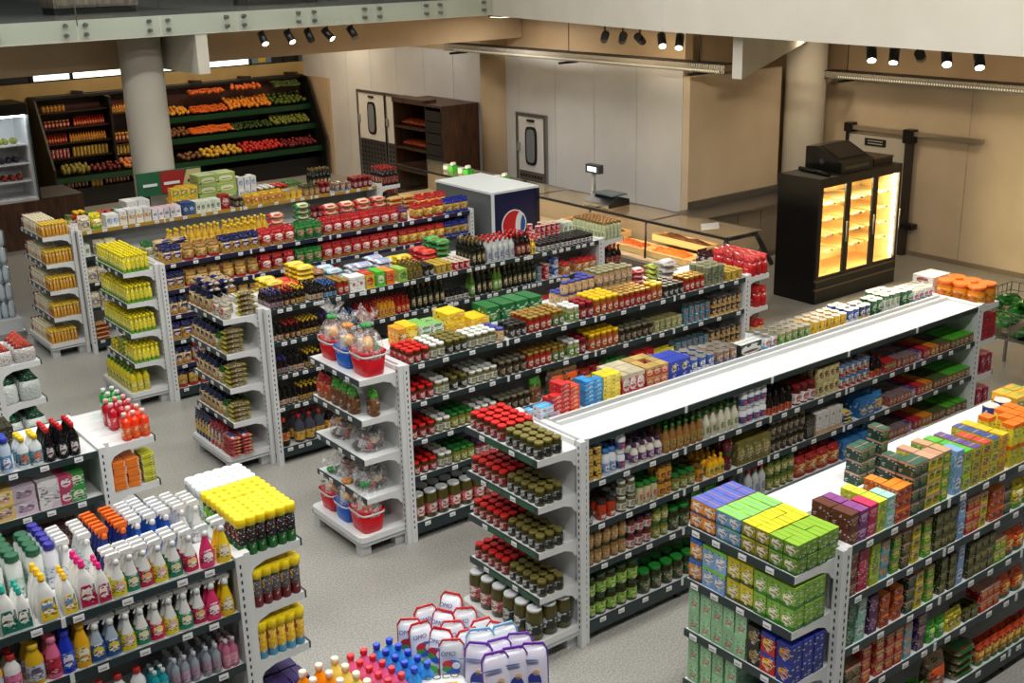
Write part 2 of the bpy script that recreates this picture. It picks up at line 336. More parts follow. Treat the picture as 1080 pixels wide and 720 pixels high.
# perforated metal trays hung in front of the walls
GALV = C(176, 172, 160, .4)
def tray(name, x, y0, y1, z0, z1, lab, w=.28):
    r = root(name, (x, y0, z0), lab, 'cable tray')
    part('channel', MB().box(x, x + w, y0, y1, z0, z0 + .01, STEEL).box(x, x + w, y0, y1, z1 - .012, z1, DARK), r)
    sl = MB(); n = int((y1 - y0) / .045)
    for i in range(n):
        y = y0 + i * .045; sl.box(x, x + .006, y, y + .024, z0 + .01, z1 - .01, GALV)
    sl.box(x, x + .006, y0, y1, z0 + (z1 - z0) * .45, z0 + (z1 - z0) * .55, GALV)
    part('perforated_side', sl, r, kind='stuff')
    part('led_strip', MB().box(x + .1, x + .12, y0 + .2, y1 - .2, z0 + .012, z0 + .03, plain((1, 1, 1, 1), .5, emit=(1, .92, .62, 1), es=.8)), r)
    for y in (y0 + .6, (y0 + y1) / 2, y1 - .4):
        part('hanger_rod', MB().tube((x + .1, y, z1), (x + .1, y, 4.0), .008, DARK, 6).box(x - .12, x + w, y - .02, y + .02, z0 - .05, z0 - .01, DARK), r)
tray('cable_tray', 13.2, 12.1, 19.3, 3.2, 3.34, 'long perforated metal tray hung before the grey panelled wall')
tray('cable_tray', 16.5, 5.0, 12.9, 2.84, 2.96, 'perforated metal tray hung above the cold-room sliding door')
# spotlights under the edge of the upper floor
def spot(x, y, z, tgt, lab, on=True, en=130):
    import mathutils
    r = root('track_spotlight', (x, y, 4.0), lab, 'spotlight', 'black spotlights along the upper floor edge')
    d = (mathutils.Vector(tgt) - mathutils.Vector((x, y, z))).normalized(); a = mathutils.Vector((x, y, z))
    part('bracket', MB().tube((x, y, 4.0), (x, y, z + .02), .012, BLACK, 6), r)
    part('head', MB().tube(a - d * .09, a + d * .1, .055, BLACK, 12), r)
    e = plain((1, 1, 1, 1), .4, emit=(1, .83, .58, 1), es=14.0) if on else DARK
    part('lens', MB().tube(a + d * .1, a + d * .104, .045, e, 12), r)
    if on:
        l = bpy.data.lights.new('spot_light', 'SPOT'); l.energy = en; l.color = (1, .84, .62); l.spot_size = math.radians(56); l.spot_blend = .7; l.shadow_soft_size = .04
        o = bpy.data.objects.new('spot_light', l); COL.objects.link(o); o.location = a + d * .13; o.rotation_euler = d.to_track_quat('-Z', 'Y').to_euler()
OR5 = ['leftmost', 'second', 'middle', 'fourth', 'rightmost']
for i, (x, tx, on) in enumerate(((7.86, 8.2, True), (8.28, 9.3, True), (8.6, 9.0, False), (8.91, 11.5, True), (9.33, 10.5, False))):
    spot(x, 16.02, 3.88, (tx - .5, 12.5, 0), 'small black spotlight under the glass balustrade, %s of five' % OR5[i], on, 60)
for i, (y, t, on) in enumerate(((12.46, (13.9, 16.5, 1.5), False), (12.1, (13.9, 15.8, 1.5), False), (11.77, (15.0, 13.45, 1.9), True), (11.36, (9.2, 8.6, .5), True), (11.04, (9.0, 9.4, .5), True),
                 (8.13, (9.3, 6.4, .8), True), (7.84, (9.6, 6.9, .8), True), (7.52, (17, 10.4, 1.7), True), (7.21, (8.6, 5.0, .8), True), (6.84, (9.5, 5.2, .8), True))):
    spot(11.2, y, 3.84, t, 'small black spotlight under the white parapet, %s of five %s' % (OR5[i % 5], 'before the grey wall' if i < 5 else 'above the cold-room wall'), on, 150)
# balustrade: glass panes on steel standoffs
br = root('glass_balustrade', (5, 15.9, 4.0), 'clear glass balustrade on steel standoffs along the upper floor edge', 'balustrade')
so = MB().tube((0, 0, 0), (0, -.08, 0), .024, STEEL, 10).mesh('standoff')
for i in range(8):
    x0 = 2.98 + i * 1.108
    if i < 8:
        part('glass_pane', MB().box(x0 + .01, x0 + 1.098, 15.85, 15.865, 4.02, 5.25, GLASS), br)
        for xx in (x0 + .13, x0 + .98):
            for z in (4.09, 4.21): inst('standoff', so, (xx, 15.95, z), br)
part('clamp', MB().tube((5.2, 15.85, 4.2), (5.2, 15.85, 5.2), .008, STEEL, 8), br)
for x0, x1, z1, m, lab in ((5.45, 6.66, 5.2, WOODG, 'grey-brown wooden cabinet on the upper floor nearest the column'), (8.4, 9.65, 5.2, WOODG, 'wooden cabinet on the upper floor above the spotlights')):
    r = root('wooden_cabinet', (x0, 17.6, 4.275), lab, 'cabinet')
    part('plinth', MB().box(x0 + .02, x1 - .02, 17.56, 18.1, 4.275, 4.37, BLACK), r); part('body', MB().box(x0, x1, 17.5, 18.1, 4.37, z1, m), r)
    part('door', MB().box(x0 + .03, (x0 + x1) / 2 - .005, 17.48, 17.5, 4.4, z1 - .03, m), r); part('door', MB().box((x0 + x1) / 2 + .005, x1 - .03, 17.48, 17.5, 4.4, z1 - .03, m), r)

# ---------------------------------------------------------------- shelving
TOP = 1.655; LV = [1.655, 1.31, .96, .62, .17]; LV2 = [1.655, 1.345, 1.045, .735, .43, .14]
tagm = MB().box(-.03, .03, -.004, 0, -.022, .014, TAG).box(-.022, .018, -.0045, -.004, -.012, -.004, TAGT).mesh('price_tag')
TAGS = {}
def tags(par, pts, rz):
    for p in pts: inst('price_tag', tagm, p, par, rz)
def gondola(key, x0, x1, yn, lv, label, Wd=.80, side=1, far=True, strips=None, tagstep=.3):
    """side=1: runs towards +x with its open long side facing -y"""
    g = root('gondola_shelf', (x0, yn, 0), label, 'shelving', 'white supermarket gondolas')
    ym = yn + .34; yf = yn + Wd
    part('back_panel', MB().box(x0 + .03, x1 - .03, ym + .02, ym + .09, .12, TOP - .001, GREYP), g)
    for xe, s in ((x0, 1), (x1, -1)):
        a, b = (xe, xe + .055) if s == 1 else (xe - .055, xe)
        u = part('upright', MB().box(a, b, yn - .005, yn + .06, 0, TOP + .02, WHITE).box(a, b, yf - .06, yf, 0, TOP + .02, WHITE).box(a, b, yn + .06, yf - .06, TOP - .015, TOP + .02, WHITE).box(a + .02, b - .02, yn + .06, yf - .06, .1, TOP - .015, WHITE), g)
        sl = MB()
        for k in range(29): sl.box(a + .02, a + .03, yn - .0065, yn - .0051, .14 + k * .052, .165 + k * .052, DARK)
        part('slots', sl, u, kind='stuff')
    if key not in ('G7', 'G10', 'G8'): part('divider_ridge', MB().box(x0 + .055, x1 - .055, ym, ym + .025, TOP, TOP + .035, WHITE).box(x0 + .055, x1 - .055, ym + .085, ym + .11, TOP, TOP + .035, WHITE), g)
    nb = max(1, round((x1 - x0 - .1) / 1.0)); bw = (x1 - x0 - .11) / nb
    for li, z in enumerate(lv):
        base = li == len(lv) - 1
        for i in range(nb):
            a = x0 + .055 + i * bw; b = a + bw
            s = part('shelf', MB().box(a, b - .004, yn + .012, ym + .02, z - .028, z, WHITE), g)
            sm = (strips or {}).get(li, STRIP)
            part('price_strip', MB().box(a, b - .006, yn, yn + .012, (z - .1 if base else z - .042), z + .004, sm), s)
            if i: part('clip', MB().box(a - .012, a + .012, yn - .006, yn, z - .045, z + .01, WHITE), s)
            n = int(bw / tagstep)
            tags(s, [(a + (k + .5) * bw / n + random.uniform(-.05, .05), yn - .001, z - .018) for k in range(n) if not (li == 0 and key == 'G5')], 0)
            if base and i: part('foot', MB().box(a - .02, a + .02, yn + .03, yn + .3, 0, z - .03, DARK), s)
        if far: part('shelf', MB().box(x0 + .055, x1 - .055, ym + .11, yf - .012, z - .028, z, WHITE).box(x0 + .055, x1 - .055, yf - .012, yf, z - .042, z + .004, STRIP), g)
    part('base', MB().box(x0 + .06, x1 - .06, yn + .1, yf - .1, 0, lv[-1] - .03, DARK), g)
    return g
EL = [1.615, 1.255, .895, .53, .19]
def endcap(x, y0, y1, dr, label, green=(), slat=False, lv=EL):
    """end display: shelves stick out from x in direction dr, between y0 and y1"""
    e = root('end_cap_shelf', (x, y0, 0), label, 'shelving', 'white end displays')
    X = lambda d: x + dr * d
    def bx(mb, d0, d1, *r): mb.box(min(X(d0), X(d1)), max(X(d0), X(d1)), *r); return mb
    part('back_panel', bx(MB(), .0, .022, y0 + .05, y1 - .05, .16, TOP, WHITE), e)
    for ya, yb in ((y0 - .055, y0), (y1, y1 + .055)):
        u = part('upright', bx(MB(), .0, .045, ya, yb, 0, (TOP + .02 if dr < 0 or ya < y0 else EL[0] - .01), WHITE), e)
        sl = MB()
        for k in range(29): bx(sl, .0451, .047, (ya + yb) / 2 - .005, (ya + yb) / 2 + .005, .16 + k * .052, .185 + k * .052, DARK)
        part('slots', sl, u, kind='stuff')
    for li, z in enumerate(lv[:-1]):
        s = part('shelf', bx(MB(), .022, .40, y0, y1, z - .03, z, WHITE), e)
        part('price_strip', bx(MB(), .40, .412, y0, y1, z - .045, z + .004, STRIP), s)
        if li in green:
            for k in range(3): part('promo_strip', bx(MB(), .412, .4135, y0 + .03 + k * .19, y0 + .2 + k * .19, z - .04, z, STRIPG), s)
        tags(s, [(X(.413), y0 + (y1 - y0) * f, z - .018) for f in ((.2, .45, .7, .9) if li not in green else (.32, .74))], -PI / 2 if dr < 0 else PI / 2)
        for yb in (y0, y1 - .006):
            pts = [(X(.022), z - .03), (X(.40), z - .03), (X(.40), z - .05), (X(.16), z - .058), (X(.09), z - .085), (X(.06), z - .13), (X(.022), z - .14)]
            part('bracket', MB().prism(pts if dr > 0 else pts[::-1], yb, yb + .006, WHITE), s)
        if slat and li == 0:
            gr = MB()
            for k in range(5): bx(gr, .06, .38, y0 + .08 + k * .16, y0 + .083 + k * .16, z, z + .0015, LIGHT)
            part('grooves', gr, s)
    z = lv[-1]; D = .5
    pts = []
    for (cx, cy, a0) in ((D - .06, y1 + .02 - .06, 0), (.02, y1 + .02, None), (.02, y0 - .02, None), (D - .06, y0 - .02 + .06, -90)):
        if a0 is None: pts.append((X(cx), cy)); continue
        for k in range(5):
            a = math.radians(a0 + k * 22.5); pts.append((X(cx + .06 * math.cos(a)), cy + .06 * math.sin(a)))
    t = part('base_tray', MB().prism(pts, z - .085, z, WHITE, 'z'), e)
    mid = ((x + X(D)) / 2, (y0 + y1) / 2)
    part('bumper_rail', MB().prism([(mid[0] + (p[0] - mid[0]) * 1.03, mid[1] + (p[1] - mid[1]) * 1.015) for p in pts], z - .062, z - .05, CHROME, 'z'), t)
    for cy in (y0 + .02, y1 - .1):
        part('foot', bx(MB(), D - .12, D - .02, cy, cy + .09, 0, z - .085, LIGHT), e); part('foot', bx(MB(), .03, .13, cy, cy + .09, 0, z - .085, LIGHT), e)
    part('plinth', bx(MB(), .05, D - .12, y0 + .1, y1 - .1, .02, z - .085, DARK), e)
    return e
GON = {'G1': (4.70, 9.28, 15.40, 'rear-gondola'), 'G2': (4.82, 9.25, 12.95, 'pasta-gondola'), 'G3': (4.90, 9.36, 10.45, 'dark-bottle-gondola'), 'G4': (5.02, 9.36, 8.13, 'jar-gondola'),
       'G5': (5.12, 10.17, 5.93, 'white-topped-gondola'), 'G6': (5.22, 10.2, 3.73, 'tea-box-gondola'), 'G7': (-.6, 2.5, 5.93, 'spray-bottle-gondola'), 'G8': (-.5, 2.45, 8.08, 'soap-carton-gondola'),
       'G9': (-.6, 2.35, 10.45, 'refuse-sack-gondola'), 'G10': (-.6, 2.62, 3.70, 'detergent-gondola')}
gl = {'G1': 'long white gondola with cartons, in front of the fruit wall', 'G2': 'long white gondola of pasta bags with the yellow-soap end', 'G3': 'long white gondola of dark bottles with the flour-bag end',
      'G4': 'long white gondola of jars with the gift-basket end', 'G5': 'long white gondola with an empty near top shelf and pickle-jar end', 'G6': 'long white gondola of tea boxes at the picture edge',
      'G7': 'white gondola of spray bottles and softener with yellow-capped aerosol end', 'G8': 'white gondola of black red-capped bottles with hand-soap end', 'G9': 'white gondola with refuse sacks, far left by the cross aisle', 'G10': 'white gondola of coloured bottles and detergent pouches, cut by the frame'}
for k, (x0, x1, yn, _) in GON.items():
    gondola(k, x0, x1, yn, LV2 if k == 'G2' else LV, gl[k], strips={'G2': {0: STRIPN, 1: STRIPN, 2: STRIPN, 4: STRIPN}, 'G1': {0: STRIPY}}.get(k), tagstep={'G3': .13, 'G2': .24}.get(k, .24 if k in ('G4', 'G6') else .2))
GE = {'E1': (4.70, 15.58, 16.5, -1, 'squeeze-pack'), 'E2': (4.82, 13.05, 13.95, -1, 'yellow-soap'), 'E3': (4.90, 10.58, 11.45, -1, 'flour-bag'), 'E4': (5.02, 8.19, 9.05, -1, 'gift-basket'), 'E5': (5.12, 5.95, 6.8, -1, 'pickle-jar'), 'E6': (5.22, 3.77, 4.6, -1, 'tea-box'),
      'E7': (2.5, 6.0, 6.8, 1, 'aerosol'), 'E8': (2.45, 8.2, 9.0, 1, 'hand-soap'), 'E9': (2.35, 10.6, 11.4, 1, 'refuse-sack'), 'E10': (2.62, 3.75, 4.55, 1, 'detergent'),
      'F3': (9.36, 10.52, 11.3, 1, 'far tan-bottle'), 'F4': (9.36, 8.2, 9.0, 1, 'far crisp-bag'), 'F5': (10.17, 5.99, 6.8, 1, 'far orange-tub'), 'F1': (9.28, 15.47, 16.3, 1, 'far cola')}
el = {'E1': 'white end display of yellow squeeze packs', 'E2': 'white end display of yellow dish-soap bottles', 'E3': 'white end display of flour bags and spaghetti', 'E4': 'white end display with red and blue gift baskets', 'E5': 'white end display of red-lidded and olive-lidded jars',
      'E6': 'white end display packed with green and yellow tea boxes', 'E7': 'white end display of yellow-capped aerosol cans', 'E8': 'white end display with green and red hand-soap bottles', 'E9': 'white end display of white refuse-sack packs', 'E10': 'white end display holding red-edged detergent pouches',
      'F3': 'white far end display with tan capped bottles, before the deli counter', 'F4': 'white far end display of red crisp bags beside the black fridge', 'F5': 'white far end display with orange-lidded tubs', 'F1': 'white far end display with cola bottles on top'}
for k, (x, y0, y1, dr, _) in GE.items():
    endcap(x, y0, y1, dr, el[k], green={'E5': (0, 1, 2, 3)}.get(k, ()), slat=k == 'E8')
# ---------------------------------------------------------------- large fixtures
# black glass-door fridge
x0, x1, y0, y1, zt = 13.5, 15.40, 10.49, 11.25, 1.83
f = root('glass_door_fridge', (x0, y0, 0), 'tall black three-door display fridge lit warm yellow inside', 'fridge')
part('cabinet', MB().box(x0, x0 + .04, y0 + .03, y1, 0, zt, BLACK).box(x1 - .04, x1, y0 + .03, y1, 0, zt, BLACK).box(x0 + .04, x1 - .04, y1 - .04, y1, 0, zt, BLACK).box(x0 + .04, x1 - .04, y0 + .03, y1 - .04, zt - .06, zt, C(60, 58, 54)).box(x0 + .04, x1 - .04, y0 + .03, y1 - .04, .0, .36, BLACK), f)
part('liner', MB().box(x0 + .04, x1 - .04, y1 - .06, y1 - .041, .36, zt - .06, C(244, 214, 150)).box(x0 + .04, x1 - .04, y0 + .1, y1 - .06, .36, .37, C(225, 185, 120)).box(x0 + .041, x0 + .05, y0 + .05, y1 - .06, .37, zt - .06, C(244, 214, 150)).box(x1 - .05, x1 - .041, y0 + .05, y1 - .06, .37, zt - .06, C(244, 214, 150)), f)
part('kick_grille', MB().box(x0, x1, y0, y0 + .03, 0, .2, BLACK).box(x0, x1, y0 - .01, y0 + .03, .2, .225, C(120, 100, 80)).box(x0, x1, y0 - .005, y0 + .03, .225, .33, BLACK).box(x0, x1, y0 - .01, y0 + .03, .33, .35, C(120, 100, 80)), f)
part('header', MB().box(x0, x1, y0, y0 + .03, zt - .1, zt, C(30, 26, 22)), f)
dw = (x1 - x0) / 3
for i in range(3):
    a = x0 + i * dw; b = a + dw
    d = part('door', MB().box(a, a + .07, y0, y0 + .03, .36, zt - .1, C(44, 36, 30)).box(b - .05, b, y0, y0 + .03, .36, zt - .1, C(44, 36, 30)).box(a + .07, b - .05, y0, y0 + .03, zt - .13, zt - .1, C(44, 36, 30)).box(a + .07, b - .05, y0, y0 + .03, .36, .4, C(44, 36, 30)), f)
    part('door_glass', MB().box(a + .07, b - .05, y0 + .012, y0 + .018, .4, zt - .13, GLASS), d)
    part('handle', MB().tube((b - .025, y0 - .03, .85), (b - .025, y0 - .03, 1.15), .012, STEEL), d)
    for z in (.72, .95, 1.18, 1.41):
        s = part('shelf', MB().box(a + .05, b - .04, y0 + .12, y1 - .07, z, z + .012, C(230, 200, 140)), f)
        part('shelf_clip', MB().box(a + .3, a + .42, y0 + .1, y0 + .12, z, z + .03, WHITE), s); part('shelf_clip', MB().box(a + .47, a + .49, y0 + .1, y0 + .12, z - .01, z + .015, BLACK), s)
    part('light_tube', MB().box(a + .045, a + .075, y0 + .04, y0 + .07, .42, zt - .15, plain((1, 1, 1, 1), .5, emit=(1, .78, .44, 1), es=60.0)), f)
    area('fridge_light', (a + dw / 2, y0 + .06, zt - .14), (dw - .15, .04), 11, (1, .78, .46), (math.radians(-28), 0, 0)).location[1] = y0 + .09
part('light_tube', MB().box(x1 - .085, x1 - .065, y0 + .04, y0 + .07, .42, zt - .15, plain((1, 1, 1, 1), .5, emit=(1, .80, .5, 1), es=30.0)), f)
r = root('condenser_box', (14.0, 10.6, zt), 'black slope-topped box lying on the black fridge', 'machine box')
part('body', MB().prism([(10.55, zt), (11.2, zt), (11.2, zt + .34), (11.0, zt + .36), (10.62, zt + .18), (10.55, zt + .16)], 14.02, 14.75, C(24, 22, 20, .35), 'x'), r)
part('top_panel', MB().prism([(10.66, zt + .205), (10.96, zt + .345), (10.96, zt + .352), (10.66, zt + .212)], 14.1, 14.67, C(52, 48, 44, .3), 'x'), r)
part('badge', MB().prism([(10.9 + .04 * math.cos(k * PI / 6), zt + .15 + .04 * math.sin(k * PI / 6)) for k in range(12)], 14.012, 14.019, C(90, 88, 86), 'x'), r)
part('front_text', MB().box(14.1, 14.65, 10.545, 10.549, zt + .06, zt + .1, C(80, 74, 66)), r)
r = root('junction_box', (14.95, 10.7, zt), 'flat dark box beside the slope-topped box on the fridge', 'box'); part('body', MB().box(14.85, 15.3, 10.6, 11.1, zt, zt + .1, C(36, 28, 20)), r); part('lid', MB().box(14.84, 15.31, 10.59, 11.11, zt + .1, zt + .12, C(70, 58, 44)), r)
part('cable_conduit', MB().tube((13.75, 10.55, zt + .03), (13.9, 11.2, zt + .03), .03, BLACK), None, 'black pipe lying along the top of the black fridge', 'pipe', off=(13.8, 10.9, zt))
# blue drinks cooler with the round emblem
x0, x1, y0, y1, zt = 9.40, 10.2, 12.72, 14.05, 1.9
f = root('drinks_cooler', (x0, y0, 0), 'white-topped drinks cooler with navy side and round emblem', 'cooler')
part('body', MB().box(x0, x1 - .05, y0 + .01, y1, 0, zt - .03, C(92, 96, 96, .35)), f)
part('top', MB().box(x0 - .01, x1, y0 - .01, y1 + .01, zt - .03, zt, C(214, 224, 226)), f)
part('edge_post', MB().box(x0 - .012, x0 + .03, y0 - .012, y0 + .01, 0, zt - .03, C(214, 224, 226)), f)
part('side_panel', MB().box(x0 + .03, x1 - .06, y0 - .004, y0 + .01, .02, zt - .03, C(18, 24, 66, .3)), f)
part('door', MB().box(x1 - .05, x1 + .02, y0, y1, .05, zt - .04, C(26, 30, 44, .25)), f)
em = root('emblem', (0, 0, 0)); em.parent = f; em.location = (-x0, -y0, 0)
cx, cz, R = (x0 + x1) / 2 - .04, 1.41, .215
def disc_part(lo, hi, mat, nm, y):
    n = 26; pts = [(cx + R * x, cz + R * math.sqrt(max(0, 1 - x * x)) * 1) for x in ()]
    pt = []; xs = [-1 + 2 * k / n for k in range(n + 1)]
    up, dn = [], []
    for x in xs:
        c = math.sqrt(max(0, 1 - x * x)); a = max(-c, min(c, hi(x))); b = max(-c, min(c, lo(x)))
        # rotated emblem
        th = math.radians(62)
        rot = lambda p, q: (cx + R * (p * math.cos(th) - q * math.sin(th)), cz + R * (p * math.sin(th) + q * math.cos(th)))
        up.append(rot(x, a)); dn.append(rot(x, b))
    mb = MB()
    for k in range(n): mb.add([(up[k][0], y, up[k][1]), (up[k + 1][0], y, up[k + 1][1]), (dn[k + 1][0], y, dn[k + 1][1]), (dn[k][0], y, dn[k][1])], [(0, 1, 2, 3)], mat)
    part(nm, mb, f)
wv = lambda x: .18 * math.sin(x * 2.4)
bpy.data.objects.remove(em)
disc_part(lambda x: -9, lambda x: 9, C(232, 232, 234), 'emblem_white', y0 - .006)
R = .197
disc_part(lambda x: wv(x) - .12, lambda x: 9, C(196, 24, 34), 'emblem_red', y0 - .008)
disc_part(lambda x: -9, lambda x: wv(x) * .9 - .62 + .1 * x, C(30, 84, 160), 'emblem_blue', y0 - .008)
# glass deli counter
f = root('deli_counter', (11.1, 10.45, 0), 'long glass-fronted deli counter before the grey panelled wall', 'display counter')
DY = [10.45, 12.75, 13.2, 14.65, 16.4, 18.6]
part('base', MB().box(11.46, 12.3, 10.5, 18.6, 0, .72, C(112, 100, 88)), f); part('bumper', MB().box(11.43, 11.46, 10.5, 18.6, .55, .62, STEEL), f)
part('deck', MB().box(11.46, 12.3, 10.5, 18.6, .72, .76, C(176, 160, 138, .3)), f)
part('back', MB().box(12.26, 12.3, 10.5, 18.6, .76, 1.28, C(150, 138, 124)), f)
for a, b in ((10.5, 12.0), (12.0, 13.2), (13.2, 14.6), (14.6, 16.4), (16.4, 18.6)):
    g = part('front_glass', MB().add([(11.55, a + .02, .76), (11.55, b - .02, .76), (11.575, b - .02, 1.29), (11.575, a + .02, 1.29)], [(0, 1, 2, 3)], GLASS), f)
    part('top_glass', MB().box(11.58, 12.25, a + .005, b - .005, 1.29, 1.305, sheet((.92, .95, .94, 1), .10, .12)), f)
    part('mullion', MB().tube((11.56, a, .76), (11.575, a, 1.29), .018, DARK, 6).tube((11.58, a, 1.29), (12.26, a, 1.29), .012, DARK, 6), f)
part('top_edge', MB().box(11.555, 11.59, 10.47, 18.6, 1.28, 1.31, C(40, 40, 40)).box(12.24, 12.28, 10.47, 18.6, 1.28, 1.31, STEEL), f)
part('light_strip', MB().box(11.62, 11.66, 10.6, 18.5, 1.26, 1.278, plain((1, 1, 1, 1), .5, emit=(1, .72, .4, 1), es=45.0)), f)
part('end_frame', MB().tube((11.55, 10.47, .76), (11.58, 10.47, 1.29), .03, BLACK, 6).tube((11.58, 10.47, 1.29), (12.15, 10.47, 1.28), .03, BLACK, 6).tube((12.15, 10.47, 1.28), (12.5, 10.47, .8), .035, BLACK, 6), f)
part('end_glass', MB().add([(11.55, 10.47, .76), (11.58, 10.47, 1.28), (12.15, 10.47, 1.27), (12.45, 10.47, .76)], [(0, 1, 2, 3)], sheet((.5, .52, .5, 1), .1)), f)
FOOD = [noise_mat('food_a', rgb(150, 60, 15), rgb(225, 120, 30), 22, .5, bump=.8), noise_mat('food_b', rgb(110, 40, 12), rgb(200, 90, 24), 26, .5, bump=.8), noise_mat('food_c', rgb(60, 34, 16), rgb(150, 90, 40), 24, .5, bump=.8)]
def pan(xa, xb, ya, yb, z, m, lab):
    r = root('food_pan', (xa, ya, z), lab, 'food tray', 'food pans in the deli counter')
    part('pan', MB().box(xa, xb, ya, yb, z, z + .02, C(236, 200, 140)).box(xa, xa + .02, ya, yb, z + .02, z + .09, C(236, 200, 140)).box(xb - .02, xb, ya, yb, z + .02, z + .09, C(236, 200, 140)).box(xa + .02, xb - .02, ya, ya + .02, z + .02, z + .09, C(236, 200, 140)).box(xa + .02, xb - .02, yb - .02, yb, z + .02, z + .09, C(236, 200, 140)), r)
    mb = MB(); n = 7; vs = []; fs = []
    for i in range(n):
        for j in range(n):
            e = 1 if i in (0, n - 1) or j in (0, n - 1) else 0
            vs.append((xa + .022 + (xb - xa - .044) * i / (n - 1), ya + .022 + (yb - ya - .044) * j / (n - 1), z + .06 + (0 if e else random.uniform(.02, .07))))
    for i in range(n - 1):
        for j in range(n - 1): fs.append((i * n + j, (i + 1) * n + j, (i + 1) * n + j + 1, i * n + j + 1))
    part('food', mb.add(vs, fs, m, True), r, kind='stuff')
pan(11.62, 11.97, 12.9, 13.6, .77, FOOD[0], 'cream pan of orange fried food beside the counter mullion'); pan(11.62, 11.97, 12.15, 12.85, .77, FOOD[1], 'cream pan heaped with orange-brown food, second along the deli counter')
pan(11.62, 11.97, 11.3, 12.1, .77, FOOD[0], 'cream pan of orange food nearest the crisp bags'); pan(11.62, 11.97, 10.6, 11.25, .77, FOOD[2], 'cream pan of brown food at the deli counter end')
pan(11.99, 12.24, 11.2, 12.3, .9, FOOD[2], 'raised long cream pan at the back of the deli counter'); pan(11.99, 12.24, 13.0, 14.4, .8, FOOD[2], 'long pan of brown food behind the scale'); pan(11.62, 11.97, 13.8, 14.5, .77, FOOD[2], 'pan of dark food below the deli scale')
r = root('weighing_scale', (11.9, 13.2, 1.305), 'black shop scale with a display pole on the deli counter', 'scale')
part('body', MB().prism([(11.72, 1.307), (12.14, 1.307), (12.14, 1.40), (11.92, 1.46), (11.72, 1.36)], 12.95, 13.5, C(22, 24, 26, .35)), r)
part('platter', MB().box(11.84, 12.14, 13.0, 13.45, 1.455, 1.475, C(90, 108, 114, .25)), r)
part('pole', MB().tube((11.95, 13.55, 1.307), (11.95, 13.55, 1.76), .035, GREYP), r)
hd = part('display', MB().box(11.9, 12.0, 13.38, 13.68, 1.74, 1.87, C(60, 64, 70)), r); part('screen', MB().box(11.894, 11.899, 13.43, 13.63, 1.77, 1.84, plain((1, 1, 1, 1), .5, emit=(.8, .88, 1, 1), es=1.2)), hd)
part('paper_sheet', MB().prism([(11.7, 11.05), (11.95, 11.3), (12.2, 11.2), (11.95, 10.95)], 1.306, 1.31, WHITE, 'z'), None, 'white paper sheet lying on the deli counter end', 'paper', off=(11.95, 11.1, 1.306))
for i, (yy, lab) in enumerate(((17.25, 'green and white roll holder on the deli counter, leftmost of three'), (16.8, 'green and white roll holder on the deli counter, middle of three'), (15.75, 'green tape dispenser with black arm on the deli counter'))):
    r = root('roll_holder', (11.9, yy, 1.305), lab, 'dispenser')
    part('body', MB().box(11.84, 11.96, yy - .09, yy + .07, 1.307, 1.40, C(40, 170, 40)), r); part('roll', MB().lathe([(.07, 1.31), (.07, 1.40)], WHITE, 12, cx=11.9, cy=yy + .17), r); part('roll', MB().tube((11.86, yy - .02, 1.435), (11.94, yy - .02, 1.435), .034, C(225, 228, 225), 10), r)
    if i == 2: part('arm', MB().tube((11.9, yy - .1, 1.36), (11.9, yy - .5, 1.36), .015, BLACK).box(11.86, 11.94, yy - .56, yy - .48, 1.307, 1.41, BLACK), r)
# steel worktop along the cream wall
r = root('steel_worktop', (14, 13, 0), 'stainless steel worktop with cupboards along the cream wall', 'counter')
part('worktop', MB().box(13.3, 16.1, 12.75, 13.44, .86, .9, STEEL), r); part('splashback', MB().box(13.9, 16.1, 13.40, 13.44, .9, 1.02, STEEL), r)
for i in range(5): part('door', MB().box(13.32 + i * .55, 13.85 + i * .55, 12.8, 12.82, .1, .85, C(150, 138, 120)), r)
part('carcass', MB().box(13.3, 16.1, 12.82, 13.44, 0, .86, C(120, 110, 98)), r)
# dark bread cabinet
x0, x1, y0, y1, zt = 13.0, 13.88, 19.15, 20.9, 2.13
f = root('bread_cabinet', (x0, y0, 0), 'dark wooden bread cabinet with open shelves beside the swing door', 'cabinet')
part('side', MB().box(x0, x1, y0, y0 + .04, 0, zt, WOOD), f); part('side', MB().box(x0, x1, y1 - .04, y1, 0, zt, WOOD), f); part('back', MB().box(x1 - .03, x1, y0 + .04, y1 - .04, 0, zt, C(30, 20, 14)), f)
part('divider', MB().box(x0 + .02, x1 - .03, 19.72, 19.76, 0, zt, C(36, 30, 28)), f)
part('top', MB().box(x0 - .02, x1, y0 - .01, y1, zt, zt + .04, WOOD).box(x0 - .02, x0 + .3, 19.75, y1, zt + .04, zt + .1, WOOD), f)
for i in range(9): part('slat', MB().box(x0 - .01, x0 + .01, y0 + .02, 19.72, .1 + i * .22, .3 + i * .22, C(40, 36, 36)), f)
BRD = noise_mat('bread_crust', rgb(150, 50, 16), rgb(205, 90, 36), 9, .5)
for z in (.3, .75, 1.2, 1.62):
    part('shelf', MB().box(x0, x1 - .03, 19.76, y1 - .04, z, z + .04, C(66, 44, 30)), f)
    if z > 1:
        for k in range(9):
            yy = 19.83 + k * .11
            b = part('bread_loaf', MB().ball(13.3, yy, z + .1, .22, .05, .06, BRD, 8, 6), None, 'crusty red-brown loaf, %s from the slatted side, %s bread cabinet shelf' % (('first', 'second', 'third', 'fourth', 'fifth', 'sixth', 'seventh', 'eighth', 'ninth')[k], 'upper' if z > 1.5 else 'lower'), 'bread', 'loaves on the %s cabinet shelf' % ('upper' if z > 1.5 else 'lower'), off=(13.3, yy, z + .04))
